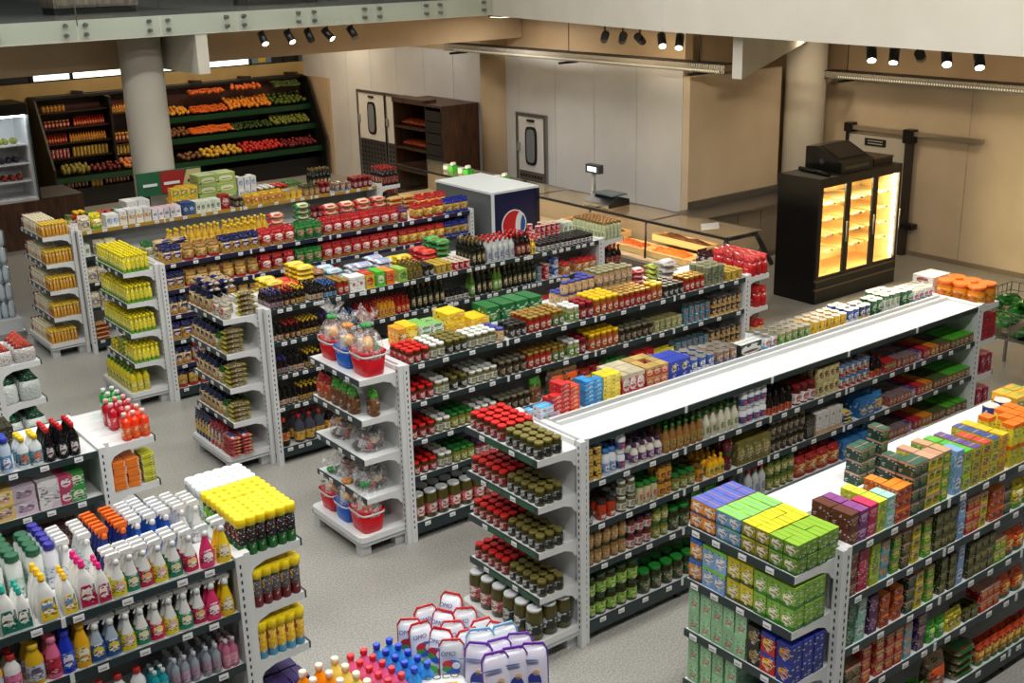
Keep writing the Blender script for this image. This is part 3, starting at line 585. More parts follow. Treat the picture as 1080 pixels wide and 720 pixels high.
# fruit and vegetable wall
PRB = C(58, 24, 16, .5); PRG = C(10, 60, 30, .35); PRK = C(14, 11, 10, .5)
f = root('produce_display', (7.4, 25.4, 0), 'long dark tiered fruit and vegetable wall display with green edges', 'produce display')
part('back_panel', MB().box(7.4, 13.7, 26.18, 26.28, 0, 2.26, PRB), f)
part('end_panel', MB().prism([(25.1, 0), (26.28, 0), (26.28, 2.3), (25.8, 2.25), (25.1, .9)], 7.36, 7.4, PRK, 'x'), f); part('end_panel', MB().prism([(25.1, 0), (26.28, 0), (26.28, 2.3), (25.8, 2.25), (25.1, .9)], 13.7, 13.74, PRK, 'x'), f)
part('canopy', MB().box(7.4, 13.7, 25.95, 26.28, 2.24, 2.3, PRK), f)
for x in (8.3, 9.75, 10.95, 12.15, 13.35): part('canopy_arm', MB().prism([(25.65, 2.33), (26.28, 2.30), (26.28, 2.36), (25.65, 2.40)], x, x + .05, C(44, 26, 20), 'x'), f)
TI = [(25.75, 1.60, 10.1, 13.7), (25.55, 1.16, 9.5, 13.7), (25.3, .66, 7.4, 13.7)]
for (ty, tz, xa, xb) in TI:
    t = part('tier', MB().prism([(ty, tz - .03), (26.2, tz + .17), (26.2, tz + .2), (ty, tz)], xa, xb, PRK, 'x'), f)
    part('green_edge', MB().box(xa, xb, ty - .02, ty, tz - .09, tz + .03, PRG), t)
part('plinth', MB().box(7.4, 13.7, 25.45, 26.2, 0, .4, PRK), f)
for z in (2.0, 1.66, 1.34, 1.03): part('side_shelf', MB().box(7.42, 8.85, 25.75, 26.18, z - .03, z, C(40, 20, 14)), f)
for z in (1.86, 1.25, .97): part('side_shelf', MB().box(8.9, 10.05, 25.75, 26.18, z - .03, z, C(60, 30, 18)), f)
part('divider', MB().box(8.85, 8.9, 25.6, 26.18, .7, 2.24, PRK), f); part('divider', MB().box(10.05, 10.1, 25.6, 26.18, .7, 2.24, PRK), f)
NTH = ['first', 'second', 'third', 'fourth', 'fifth', 'sixth', 'seventh', 'eighth', 'ninth', 'tenth', 'eleventh', 'twelfth', 'thirteenth', 'fourteenth', 'fifteenth', 'sixteenth', 'seventeenth', 'eighteenth', 'nineteenth', 'twentieth'] + ['twenty-%s' % q for q in ('first', 'second', 'third', 'fourth', 'fifth')]
def fruit(col, r, e=(1, 1, 1), rough=.4): return MB().ball(0, 0, 0, r * e[0], r * e[1], r * e[2], noise_mat('peel_%d' % random.randrange(10 ** 6), rgb(*[int(c * .82) for c in col]), rgb(*col), 14, rough), 8, 5).mesh('fruit')
def bin_(nm, desc, tier, xa, xb, col, r, e=(1, 1, 1), tilt=0, rows=3, place='', lift=0.0):
    ty, tz = TI[tier][:2]; me = fruit(col, r, e); grp = '%s on the fruit wall, tier %d at %.1f' % (nm.replace('_', ' ') + 's', tier + 1, xa)
    n = max(2, int((xb - xa) / (2 * r * e[0] * .98)))
    for k in range(rows):
        for i in range(n):
            x = xa + (xb - xa) * (i + .5 + random.uniform(-.25, .25)) / n; dy = .06 + k * 2 * r * min(e[1], 1.5) * .82; y = ty + dy; z = tz + .03 + dy * .42 + r * e[2] * .9 + random.uniform(0, r * .7) + lift
            o = inst(nm, me, (x, y, z)); o.rotation_euler = (random.uniform(-.3, .3), random.uniform(-.3, .3), random.uniform(-.35, .35) + tilt)
            tag(o, '%s, %s from left, %s row' % (desc, NTH[i], NTH[k]), nm.split('_')[-1], grp)
O1, O2, GR, RD, DR, YL, BR = (236, 110, 30), (245, 150, 40), (92, 112, 36), (200, 40, 34), (120, 24, 28), (226, 176, 60), (124, 80, 40)
bin_('carrot', 'orange carrot heaped, top fruit tier', 0, 10.75, 11.6, O1, .035, (1, 3.2, 1), .3, 3); bin_('mandarin', 'small orange mandarin, top fruit tier', 0, 11.65, 12.75, O2, .052, rows=5)
bin_('green_pepper', 'green pepper at the right end of the top fruit tier', 0, 12.78, 13.62, GR, .055, (1, 1.3, .9), rows=4); bin_('apricot', 'yellow-orange apricot on the top tier beside the column', 0, 10.12, 10.7, (240, 165, 50), .045, rows=4)
bin_('mandarin', 'small orange mandarin, raised crate, top tier', 0, 11.75, 12.5, O1, .05, rows=2, lift=.42); bin_('carrot', 'orange carrot, raised crate, top tier', 0, 10.75, 11.55, O1, .033, (1, 2.6, 1), .2, 2, lift=.42)
bin_('cucumber', 'dark green cucumber, raised crate, top tier', 0, 12.85, 13.5, (70, 88, 34), .035, (1, 2.4, 1), .5, 3, lift=.40)
bin_('carrot', 'orange carrot piled, middle fruit tier', 1, 10.6, 11.6, O1, .037, (1, 3, 1), .4, 3); bin_('courgette', 'long green courgette lying on the middle fruit tier', 1, 11.65, 12.6, (60, 84, 36), .035, (1, 3.4, 1), -.5, 3)
bin_('lime', 'yellow-green lime, middle fruit tier', 1, 12.65, 13.6, (120, 128, 44), .045, rows=5); bin_('onion', 'brown onion on the middle tier beside the column', 1, 10.1, 10.55, BR, .045, rows=4)
bin_('potato', 'brown potato on the lowest tier beside the column', 2, 10.2, 10.7, BR, .05, (1.2, 1, .9), rows=3); bin_('lemon', 'yellow lemon, lowest fruit tier', 2, 10.75, 11.65, YL, .05, (1.2, 1, 1), rows=4)
bin_('red_apple', 'red apple, lowest fruit tier', 2, 11.7, 12.7, RD, .05, rows=4); bin_('plum', 'dark red plum on the lowest tier, right end', 2, 12.75, 13.6, DR, .045, rows=4)
bin_('orange', 'pale orange fruit, lowest left fruit tier', 2, 8.9, 10.0, (226, 140, 80), .05, rows=4); bin_('pear', 'yellow-green pear on the lowest left tier', 2, 7.6, 8.2, (150, 140, 60), .05, (1, 1, 1.4), rows=3); bin_('beet', 'dark red beet on the lowest left tier', 2, 8.25, 8.85, (110, 34, 26), .05, rows=3)
# open white chiller at the far left
f = root('open_chiller', (5.3, 22.5, 0), 'open white-lit chiller with fruit shelves at the left edge', 'chiller')
x0, x1, y0 = 4.6, 6.25, 22.5
part('wooden_base', MB().box(x0, x1 + .75, y0 - .2, y0 + .95, 0, .86, WOOD), f); part('base_top', MB().box(x1 + .02, x1 + .75, y0 - .22, y0 + .95, .86, .89, C(60, 52, 44)), f)
part('liner', MB().box(x0, x1, y0 + .75, y0 + .8, .86, 2.4, C(222, 226, 230)).box(x1 - .03, x1, y0, y0 + .75, .86, 2.4, C(222, 226, 230)).box(x0, x1 - .03, y0 - .15, y0 + .75, .86, .9, C(222, 226, 230)), f)
part('canopy', MB().box(x0, x1, y0 - .1, y0 + .8, 2.4, 2.6, BLACK), f); part('side_glass', MB().box(x1, x1 + .02, y0 - .12, y0 + .8, .88, 2.42, C(20, 34, 26, .1)), f)
part('light_tube', MB().box(x0, x1 - .05, y0 - .06, y0 - .02, 2.37, 2.395, plain((1, 1, 1, 1), .5, emit=(.92, .97, 1, 1), es=25.0)), f)
for z in (1.2, 1.52, 1.86): part('shelf', MB().box(x0, x1 - .03, y0 + .1, y0 + .75, z - .03, z, C(225, 228, 232)), f)
for z, c, nm, ds in ((1.86, (150, 160, 60), 'green_apple', 'green apple, upper white-chiller shelf'), (1.52, (48, 44, 56), 'black_grape', 'dark grape bunch, middle white-chiller shelf'), (1.2, (170, 62, 40), 'red_apple', 'red apple, lower white-chiller shelf')):
    me = fruit(c, .055)
    for i in range(9):
        for k in range(2): tag(inst(nm, me, (4.95 + i * .135 + random.uniform(-.02, .02), y0 + .2 + k * .12, z + .055)), '%s, %s from left, %s row' % (ds, NTH[i], NTH[k]), 'fruit', nm.replace('_', ' ') + 's in the chiller')
# sign board and bin by the round column
r = root('promo_board', (6.4, 16.55, 0), 'green and red promotional board on a stand by the round column', 'sign')
part('post', MB().box(6.1, 6.16, 16.6, 16.66, 0, 2.08, DARK), r); bd = part('board', MB().box(5.98, 6.95, 16.55, 16.59, 1.76, 2.1, C(30, 92, 60)), r)
part('red_panel', MB().box(6.32, 6.68, 16.54, 16.549, 1.78, 2.09, C(150, 36, 34)), bd); part('cream_panel', MB().prism([(6.62, 1.8), (6.93, 1.8), (6.93, 2.08), (6.72, 2.08)], 16.535, 16.5395, C(196, 176, 120)), bd)
pr = MB()
for i, (a, b) in enumerate(((6.05, 6.26), (6.36, 6.6), (6.72, 6.88))): pr.box(a, b, 16.533, 16.5345, 1.9, 1.94, WHITE if i < 2 else DARK)
part('lettering', pr, bd)
# stacked clear packs on a low steel platform, far left
r = root('low_platform', (3.6, 17.4, 0), 'low white platform with a steel edge at the left picture edge', 'platform')
part('deck', MB().box(2.6, 4.2, 16.75, 18.6, .06, .3, C(190, 194, 196)), r); part('steel_edge', MB().box(4.2, 4.23, 16.75, 18.6, .04, .12, CHROME).box(2.6, 4.23, 16.72, 16.75, .04, .12, CHROME), r)
CLR = C(206, 214, 220, .12)
wb_ = MB()
for i in range(3):
    for j in range(2): wb_.lathe([(.04, 0), (.042, .05), (.042, .17), (.018, .22), (.018, .25)], CLR, 8, cx=-.09 + i * .09, cy=-.045 + j * .09)
wrapm = MB().box(-.14, .14, -.095, .095, .002, .2, sheet((.9, .94, .96, 1), .12, .15)).mesh('shrink_wrap'); wbm = wb_.mesh('bottles')
for i in range(5):
    for k in range(5):
        for j in range(2 if k > 1 else 3):
            o = inst('water_pack', wbm, (4.02 - j * .3, 16.95 + i * .34, .302 + k * .255)); tag(o, 'shrink-wrapped pack of water bottles, layer %s, column %s, %s row, low platform' % (NTH[k], NTH[i], NTH[j]), 'water pack', 'water packs on the platform')
            w = inst('shrink_wrap', wrapm, (0, 0, 0)); w.parent = o
# ---------------------------------------------------------------- goods: one prototype of each kind
PR = {}
def proto(key, name, desc, cat, w, d, h, parts):
    PR[key] = dict(name=name, desc=desc, cat=cat, w=w, d=d, h=h, parts=parts, cache={})
def c3(c): return c if isinstance(c, tuple) and len(c) == 4 else rgb(*c)
def lidmat(c): return c if not isinstance(c, tuple) else plain(c3(c), .35)
def jar(key, name, desc, r, h, lid, body, label, patch=None, ink=None, band=None, lz=(.16, .62), lr=.88, seg=12, lidz=.84):
    b = MB().lathe([(r * .9, 0), (r, .03 * h), (r, (lidz - .14) * h), (r * (.82 if lidz < .9 else .9), (lidz - .04) * h), (r * (.8 if lidz < .9 else .84), (lidz + .02) * h)], plain(c3(body), .12), seg)
    parts = [(None, b)]
    if label: parts.append(('label', MB().lathe([(r * 1.012, lz[0] * h), (r * 1.012, lz[1] * h)], pk(c3(label), 2 * r, h, c3(patch) if patch else None, (.5, (lz[0] + lz[1]) / 2), (.3, .17), ink=c3(ink) if ink else None, band=band), seg, caps=(False, False))))
    parts.append(('lid', MB().lathe([(r * lr, lidz * h), (r * lr, .985 * h), (r * lr * .92, h)], lidmat(lid), seg)))
    proto(key, name, desc, 'jar', 2 * r, 2 * r, h, parts)
def bottle(key, name, desc, r, h, cap, body, label=None, patch=None, neck=.34, sh=(.56, .78), lz=(.12, .5), sy=1.0, seg=10, rough=.12, ink=None, cat='bottle', capz=.88, p=2.0, mat=None):
    rn = r * neck
    parts = [(None, MB().lathe([(r * .92, 0), (r, .03 * h), (r, sh[0] * h), (r * .86, (sh[0] * .7 + sh[1] * .3) * h), (rn, sh[1] * h), (rn, capz * h)], mat or plain(c3(body), rough), seg, 1, sy, p=p))]
    if label: parts.append(('label', MB().lathe([(r * 1.02, lz[0] * h), (r * 1.02, lz[1] * h)], pk(c3(label), 2 * r, h, c3(patch) if patch else None, (.5, (lz[0] + lz[1]) / 2), (.3, .13), ink=c3(ink) if ink else None), seg, 1, sy, p=p, caps=(False, False))))
    parts.append(('cap', MB().lathe([(rn * 1.25, (capz - .02) * h), (rn * 1.25, .985 * h), (rn * 1.05, h)], lidmat(cap), seg)))
    proto(key, name, desc, cat, 2 * r, 2 * r * sy, h, parts)
def can(key, name, desc, r, h, col, patch=None, band=None, top=None, lidc=None, seg=12):
    parts = [(None, MB().lathe([(r, .03 * h), (r, .96 * h)], pk(c3(col), 2 * r, h, c3(patch) if patch else None, (.5, .52), (.32, .22), band=(c3(band), .28) if band else None, top=(c3(top), .74) if top else None, rough=.3), seg, caps=(False, False))),
             ('base_rim', MB().lathe([(r * .96, 0), (r * 1.02, .02 * h), (r * .99, .04 * h)], SILVER, seg)), ('lid', MB().lathe([(r * .99, .955 * h), (r * 1.02, .98 * h), (r * .95, h), (r * .9, .985 * h)], lidmat(lidc) if lidc else SILVER, seg))]
    proto(key, name, desc, 'can', 2 * r, 2 * r, h, parts)
def box(key, name, desc, w, d, h, col, patch=None, top=None, band=None, topc=None, ink=None, pr=(.34, .26), pc=(.5, .5), blot=None, cat='box'):
    m = pk(c3(col), w, h, c3(patch) if patch else None, pc, pr, band=(c3(band), .2) if band else None, top=(c3(top), .8) if top else None, ink=c3(ink) if ink else None, blot=c3(blot) if blot else None)
    t = plain(c3(topc), .4) if topc else m; a, b = w * .486, d * .486
    parts = [(None, MB().box(-a, a, -b, b, 0, h * .97, m)), ('flap', MB().box(-a, a, -b, b, h * .97, h, t).box(-a * .98, a * .98, -b * .06, b * .06, h, h * 1.004, m))]
    proto(key, name, desc, cat, w, d, h, parts)
def bag(key, name, desc, w, d, h, col, top=None, patch=None, band=None, ink=None, pr=(.36, .2), pc=(.5, .45), blot=None, rough=.25, cat='bag', busy=.055):
    m = pk(c3(col), w, h, c3(patch) if patch else None, pc, pr, busy=busy, band=(c3(band), .2) if band else None, ink=c3(ink) if ink else None, rough=rough, blot=c3(blot) if blot else None, wrinkle=.7)
    tm = pk(c3(top), w, h, rough=rough, busy=.06, wrinkle=.9) if top else m; a, b = w * .49, d * .49
    parts = [(None, MB().sec([(a * .9, b * .8, 0), (a, b, .09 * h), (a * .98, b, .42 * h), (a * .96, b * .86, .66 * h)], m, 14, 3)),
             ('crimped_top', MB().sec([(a * .96, b * .86, .66 * h), (a * .95, b * .55, .8 * h), (a * .96, b * .16, .91 * h, b * .1), (a * 1.0, b * .07, h, -b * .2)], tm, 14, 3))]
    proto(key, name, desc, cat, w, d, h, parts)
def pillow(key, name, desc, w, d, h, col, patch=None, end=None, blot=None, rough=.25, cat='bag', ink=None):
    """bag lying flat, crimped at both ends (along y)"""
    m = pk(c3(col), w, h, c3(patch) if patch else None, (.5, .8), (.32, .6), rough=rough, blot=c3(blot) if blot else None, ink=c3(ink) if ink else None); e = plain(c3(end), rough) if end else m
    R = []
    for t, hh, ww in ((0, .06, .9), (.08, .1, .86), (.2, .75, .97), (.5, 1, 1), (.8, .75, .97), (.92, .1, .86), (1, .06, .9)):
        ring = []
        for k in range(12):
            a = 2 * PI * (k + .5) / 12; c, s = math.cos(a), math.sin(a)
            ring.append((w * .49 * ww * math.copysign(abs(c) ** .6, c), d * (t - .5) * .98, h * .5 * max(hh, .1) * (1 + math.copysign(abs(s) ** .8, s)) if hh > .2 else h * .3 + h * .12 * s))
        R.append(ring)
    parts = [(None, MB().rings(R[1:6], m)), ('crimp', MB().rings(R[:2], e).rings(R[5:], e))]
    proto(key, name, desc, cat, w, d, h, parts)
def spray(key, name, desc, r, h, body, head, label=None, patch=None, sy=.62, mat=None):
    bh = h * .76
    parts = [(None, MB().lathe([(r * .95, 0), (r, .03 * h), (r, .26 * h), (r * .84, .42 * h), (r * .52, .6 * h), (r * .4, .68 * h), (r * .4, .77 * h)], mat or plain(c3(body), .3), 12, 1, sy, p=2.6))]
    if label: parts.append(('label', MB().lathe([(r * 1.02, .05 * h), (r * 1.02, .26 * h), (r * .86, .42 * h)], pk(c3(label), 2 * r, h, c3(patch) if patch else None, (.5, .25), (.34, .11), ink=rgb(240, 240, 240)), 12, 1, sy, p=2.6, caps=(False, False))))
    hm = lidmat(head); k = r
    parts.append(('trigger_head', MB().lathe([(r * .45, .74 * h), (r * .45, .82 * h), (r * .3, .86 * h)], hm, 10).prism([(k * .55, .86 * h), (k * .7, .95 * h), (k * .45, h), (-k * 1.1, .985 * h), (-k * 1.25, .95 * h), (-k * 1.2, .915 * h), (-k * .35, .9 * h), (-k * .3, .85 * h)], -r * .22, r * .22, hm).prism([(-k * .5, .91 * h), (-k * .38, .91 * h), (-k * .75, .78 * h), (-k * .9, .79 * h)], -r * .12, r * .12, hm)))
    proto(key, name, desc, 'spray bottle', 2 * r, 2 * r * sy, h, parts)
def jug(key, name, desc, w, h, cap, label, patch, body=(232, 232, 228)):
    d = w * .6; m = plain(c3(body), .3)
    parts = [(None, MB().sec([(w * .47, d * .46, 0), (w * .5, d * .5, .03 * h), (w * .5, d * .5, .3 * h), (w * .47, d * .48, .44 * h, 0, -.01 * w), (w * .38, d * .42, .6 * h, 0, -.03 * w), (w * .24, d * .34, .74 * h, 0, -.07 * w), (w * .14, d * .22, .8 * h, 0, -.08 * w), (w * .14, d * .22, .87 * h, 0, -.08 * w)], m, 16, 3.2)),
             ('label', MB().prism([(-.38 * w, .05 * h), (.4 * w, .05 * h), (.4 * w, .25 * h), (.12 * w, .5 * h), (-.3 * w, .5 * h), (-.4 * w, .3 * h)], -d / 2 - .0015, -d / 2, pk(c3(label), w, h, c3(patch), (.42, .32), (.26, .13), ink=rgb(250, 250, 250)))),
             ('handle_shade_patch', MB().prism([(.24 * w, .3 * h), (.36 * w, .3 * h), (.34 * w, .5 * h), (.26 * w, .5 * h)], -d / 2 - .001, -d / 2 - .0001, C(140, 142, 140))),  # flat grey patch: shade of the handle gap painted on the front
             ('cap', MB().lathe([(.17 * w, .85 * h), (.17 * w, .9 * h), (.14 * w, .91 * h), (.14 * w, .985 * h), (.11 * w, h)], lidmat(cap), 12, cx=-.08 * w))]
    proto(key, name, desc, 'bottle', w, d, h, parts)

RED, WH, OR, YE, GN, BL, NV, BK, PU, PK, TAN, BRN = (200, 26, 24), (232, 232, 228), (238, 110, 24), (240, 205, 30), (40, 130, 50), (50, 110, 190), (26, 36, 96), (18, 18, 18), (110, 50, 130), (220, 60, 130), (190, 150, 90), (110, 66, 34)
# jars
jar('redjar', 'tomato_paste_jar', 'red-lidded glass jar with a pink and white label', .039, .122, (205, 20, 16), (70, 44, 20), (168, 34, 40), (226, 200, 196))
jar('olivejar', 'pickle_jar', 'olive-lidded pickle jar with a black label', .039, .125, OLIVE, (58, 56, 20), (24, 26, 22), (200, 206, 210), lz=(.2, .6))
jar('whitejar', 'capers_jar', 'white-lidded glass jar', .039, .125, (222, 222, 214), (96, 92, 52), (206, 204, 190), (120, 140, 80))
jar('bigjar', 'gallon_pickle_jar', 'big white-lidded pickle jar with pink label', .066, .25, (214, 218, 220), (74, 68, 22), (196, 92, 92), (226, 214, 206), lz=(.18, .56), lr=.86, lidz=.92)
jar('bigjarb', 'gallon_pickle_jar', 'big white-lidded pickle jar with dark label', .066, .25, (214, 218, 220), (74, 68, 22), (26, 34, 28), (206, 212, 214), lz=(.2, .56), lr=.86, lidz=.92)
jar('goldred', 'sauce_jar', 'gold-lidded jar of red sauce', .036, .15, GOLD, (140, 36, 20), (172, 44, 30), (220, 210, 190))
jar('goldgreen', 'sauce_jar', 'gold-lidded jar with a green and white label', .036, .15, GOLD, (120, 96, 40), (70, 110, 50), (225, 228, 220))
jar('whitegreen', 'dressing_jar', 'white-lidded jar with a green label', .036, .15, (230, 230, 226), (150, 150, 90), (90, 140, 50), (236, 236, 228))
jar('redtall', 'beet_jar', 'tall red-lidded jar of dark red preserve', .038, .16, (150, 24, 34), (86, 20, 26), (150, 50, 56), (216, 190, 180))
jar('yellowtall', 'corn_jar', 'tall jar with a bright yellow lid', .038, .17, (246, 200, 20), (150, 84, 30), (176, 62, 34), (230, 210, 170))
jar('blacklid', 'olive_jar', 'black-lidded jar with a grey label', .036, .12, (20, 20, 20), (38, 32, 18), (40, 40, 40), (190, 190, 186))
jar('bluelid', 'cream_jar', 'blue-lidded jar of tan spread', .042, .12, (62, 72, 160), (196, 160, 110), (206, 176, 130))
jar('tancan', 'mushroom_jar', 'grey-lidded jar of tan mushrooms', .04, .13, (150, 146, 112), (170, 140, 96), (196, 160, 120), (220, 200, 180))
jar('darkjar', 'dark_preserve_jar', 'dark glass jar with a grey lid', .037, .14, (110, 104, 84), (40, 30, 16), (70, 56, 34), (150, 140, 110))
jar('orangejar', 'red_sauce_jar', 'dark-lidded jar of orange-red sauce', .04, .15, (40, 36, 34), (176, 56, 24), (196, 70, 30), (220, 220, 216), lz=(.08, .3))
jar('greenlid', 'gherkin_jar', 'green-lidded jar of gherkins', .04, .13, (26, 110, 40), (110, 106, 40), (150, 160, 60), (220, 214, 180))
jar('greenbig', 'green_label_jar', 'big dark jar with a bright green label', .055, .17, (34, 70, 36), (54, 46, 20), (120, 170, 50), (170, 200, 90), lz=(.14, .66))
jar('greendark', 'dark_gherkin_jar', 'big dark jar with a vivid green lid', .058, .19, (24, 120, 36), (46, 44, 20), (50, 80, 36), (150, 150, 110))
jar('asparagus', 'asparagus_jar', 'tall pale jar with a green lid', .034, .17, (34, 120, 40), (196, 190, 140), (200, 190, 150), (190, 90, 90))
jar('brownjar', 'bean_jar', 'jar of brown beans with dark lid', .039, .14, (46, 56, 28), (140, 106, 60), (160, 124, 70), (196, 160, 100))
jar('jamjar', 'jam_jar', 'purple-lidded jar with a white label', .037, .12, (60, 30, 60), (120, 40, 30), (214, 200, 196), (170, 60, 60))
jar('cherry', 'cherry_jar', 'dark red jar with a dark green lid', .04, .15, (26, 80, 36), (96, 18, 24), (110, 30, 36))
jar('spicejar', 'spice_jar', 'small black-lidded spice jar with a white label', .03, .10, (26, 26, 26), (40, 34, 30), (206, 204, 200), (60, 60, 60))
jar('tub', 'snack_tub', 'clear tub of orange snacks with an orange lid', .085, .19, (240, 106, 24), (214, 120, 30), (226, 150, 40), (190, 90, 20), lr=1.03)
jar('whitered', 'chutney_jar', 'jar with a white and dark red label', .045, .17, (120, 24, 24), (90, 20, 20), (226, 222, 218), (190, 30, 40), lz=(.1, .62))
jar('yellab', 'mustard_jar', 'brown mustard jar with a tan label', .038, .13, (110, 84, 40), (190, 130, 40), (206, 140, 30), (110, 60, 20))
# cans
can('yelblack', 'tuna_can', 'yellow and black printed can', .042, .085, (30, 28, 24), (220, 170, 40), (226, 180, 40), (226, 180, 40))
can('yelcan', 'yellow_can', 'yellow can', .042, .115, (232, 186, 36), (236, 200, 80))
can('greencan', 'green_can', 'green vegetable can', .042, .115, (96, 150, 60), (200, 206, 150), top=(150, 140, 80))
can('bluewhite', 'blue_white_can', 'blue and white milk can', .045, .125, (50, 90, 170), (224, 228, 234), band=(226, 230, 234))
can('navyyellow', 'navy_can', 'navy can with yellow band', .045, .13, (34, 60, 120), (226, 226, 220), band=(226, 190, 60))
can('whitegrn', 'white_green_can', 'tall white and green can', .042, .16, (228, 230, 226), (150, 180, 120), top=(60, 110, 60))
can('dkgreen', 'dark_green_can', 'dark green can', .042, .15, (30, 104, 66), (180, 200, 150))
can('whitered2', 'white_red_can', 'white can with a red badge', .042, .115, (222, 226, 226), (200, 50, 50), band=(90, 150, 190))
can('browncan', 'brown_can', 'brown and white patterned can', .042, .12, (150, 110, 84), (214, 190, 170), band=(90, 120, 160))
can('graytall', 'tall_grey_can', 'tall grey-green can', .045, .20, (126, 130, 100), (70, 96, 60), lidc=(120, 122, 90))
can('goldcan', 'gold_can', 'short gold-topped yellow can', .036, .10, (176, 140, 40), (220, 190, 70), lidc=(190, 160, 60))
can('bluepink', 'blue_pink_can', 'blue and pink printed can', .036, .09, (70, 130, 150), (196, 110, 100))
can('coffeecan', 'coffee_can', 'brown and cream printed can', .038, .10, (70, 44, 26), (206, 180, 130), band=(196, 150, 50))
can('beigecan', 'beige_can', 'beige tall can with a brown print', .036, .13, (206, 190, 130), (90, 60, 40), lidc=(150, 140, 90))
can('bluecream', 'cream_can', 'white can with blue and red bands', .036, .11, (222, 214, 200), (90, 70, 60), band=(170, 50, 40), top=(50, 110, 170))
can('redcan', 'red_can', 'red and white can', .036, .09, (180, 26, 34), (226, 222, 220), lidc=(200, 190, 170))
can('grnlabcan', 'pale_green_can', 'pale green short can', .036, .12, (150, 150, 96), (200, 196, 150), lidc=(160, 150, 100))
can('navytin', 'navy_snack_tin', 'navy tin with orange lid panel', .06, .15, (30, 40, 110), (210, 210, 220), lidc=(210, 208, 200))
# bottles
bottle('dressing', 'dressing_bottle', 'green-capped dressing bottle with brown sauce', .035, .22, (40, 130, 50), (150, 110, 60), (190, 130, 60), (120, 150, 60), sh=(.5, .8))
bottle('dressingw', 'white_dressing_bottle', 'green-capped bottle of white dressing', .037, .23, (60, 120, 40), (216, 212, 190), (206, 206, 180), (130, 140, 70), sh=(.5, .8))
bottle('mayo', 'mayonnaise_bottle', 'blue-capped white mayonnaise bottle', .036, .2, (60, 120, 190), (222, 226, 232), (120, 160, 210), (230, 230, 234), neck=.6, sh=(.7, .85))
bottle('garlic', 'garlic_sauce_bottle', 'white sauce bottle with purple label and cap', .034, .16, (84, 40, 90), (224, 218, 206), (120, 70, 130), (226, 220, 216), neck=.5, sh=(.62, .8))
bottle('whiteblue', 'white_sauce_tub', 'white squeeze bottle with blue label', .04, .15, (232, 234, 236), (226, 228, 230), (60, 90, 150), (200, 60, 60), neck=.7, sh=(.7, .86))
bottle('bbq', 'barbecue_bottle', 'black bottle with an orange label', .035, .19, (30, 26, 24), (26, 20, 18), (206, 84, 34), (120, 40, 20), lz=(.04, .34))
bottle('mustard', 'mustard_bottle', 'yellow mustard squeeze bottle', .033, .17, (240, 180, 30), (236, 176, 30), (226, 190, 60), (60, 110, 50), neck=.3, sh=(.6, .8))
bottle('soy', 'soy_sauce_bottle', 'small dark sauce bottle with a red cap', .027, .17, (196, 40, 30), (30, 18, 14), (120, 80, 40), (200, 170, 110), lz=(.1, .4))
bottle('soyy', 'soy_sauce_bottle', 'small dark sauce bottle with a yellow cap', .027, .17, (232, 190, 30), (30, 18, 14), (196, 160, 60), (90, 60, 30), lz=(.1, .4))
bottle('soyp', 'soy_sauce_bottle', 'small dark sauce bottle with a violet cap', .027, .17, (60, 60, 130), (34, 20, 26), (150, 130, 130), (90, 60, 80), lz=(.1, .4))
bottle('soyb', 'soy_sauce_bottle', 'small dark sauce bottle with a blue cap', .027, .15, (40, 110, 180), (40, 30, 30), (90, 130, 160), lz=(.1, .4))
bottle('soyk', 'black_sauce_bottle', 'small black bottle with a black cap', .027, .17, (20, 20, 20), (24, 20, 16), (200, 190, 160), (160, 60, 40), lz=(.1, .4))
bottle('hotred', 'hot_sauce_bottle', 'slim bottle of red hot sauce', .026, .19, (150, 30, 24), (150, 30, 20), (200, 60, 40), (226, 190, 90))
bottle('hotyel', 'hot_sauce_bottle', 'slim bottle of yellow-orange sauce', .026, .19, (170, 40, 24), (206, 140, 40), (220, 170, 50), (190, 60, 30))
bottle('wine', 'oil_bottle', 'tall dark green oil bottle', .034, .29, (110, 90, 40), (18, 22, 12), (30, 34, 20), (196, 180, 120), neck=.36, sh=(.6, .78))
bottle('wineg', 'green_oil_bottle', 'tall green oil bottle', .034, .28, (150, 130, 50), (70, 100, 30), (110, 160, 60), (220, 226, 200), neck=.36, sh=(.6, .78))
bottle('clear', 'clear_bottle', 'clear bottle with a red cap', .036, .27, (206, 34, 34), (186, 190, 186), (196, 200, 206), (120, 140, 170), sh=(.6, .8))
bottle('cola', 'cola_bottle', 'dark cola bottle with a red cap', .036, .27, (190, 34, 30), (34, 18, 12), (120, 40, 34), (206, 170, 130), sh=(.6, .8))
bottle('olivebt', 'olive_oil_bottle', 'stubby olive-brown bottle with gold cap', .03, .18, GOLD, (96, 84, 26), (120, 100, 30), (60, 60, 24))
bottle('tanbot', 'tan_drink_bottle', 'slim green-white bottle with a tan cap', .03, .22, (150, 110, 60), (176, 180, 140), (190, 200, 160), (110, 130, 80), neck=.55, sh=(.72, .86))
bottle('juicejug', 'soy_jug', 'big dark soy jug with yellow label', .06, .30, (210, 60, 40), (24, 16, 14), (230, 170, 30), (200, 60, 30), neck=.3, sh=(.62, .84), lz=(.22, .52))
bottle('juicejugg', 'grey_sauce_jug', 'big grey red-capped jug', .06, .30, (190, 40, 34), (70, 72, 84), (220, 170, 60), None, neck=.3, sh=(.6, .84), lz=(.1, .42))
bottle('oil', 'cooking_oil_bottle', 'cooking oil bottle with a yellow cap', .04, .28, (230, 190, 40), (206, 166, 50), (226, 196, 90), (190, 60, 40))
bottle('dish', 'dish_soap_bottle', 'yellow dish-soap bottle with a green foot', .036, .20, (240, 222, 30), (232, 220, 30), None, neck=.4, sh=(.62, .84), sy=.7, mat=pk(rgb(236, 222, 36), .072, .20, rgb(250, 246, 210), (.5, .36), (.3, .12), band=(rgb(110, 180, 40), .2)))
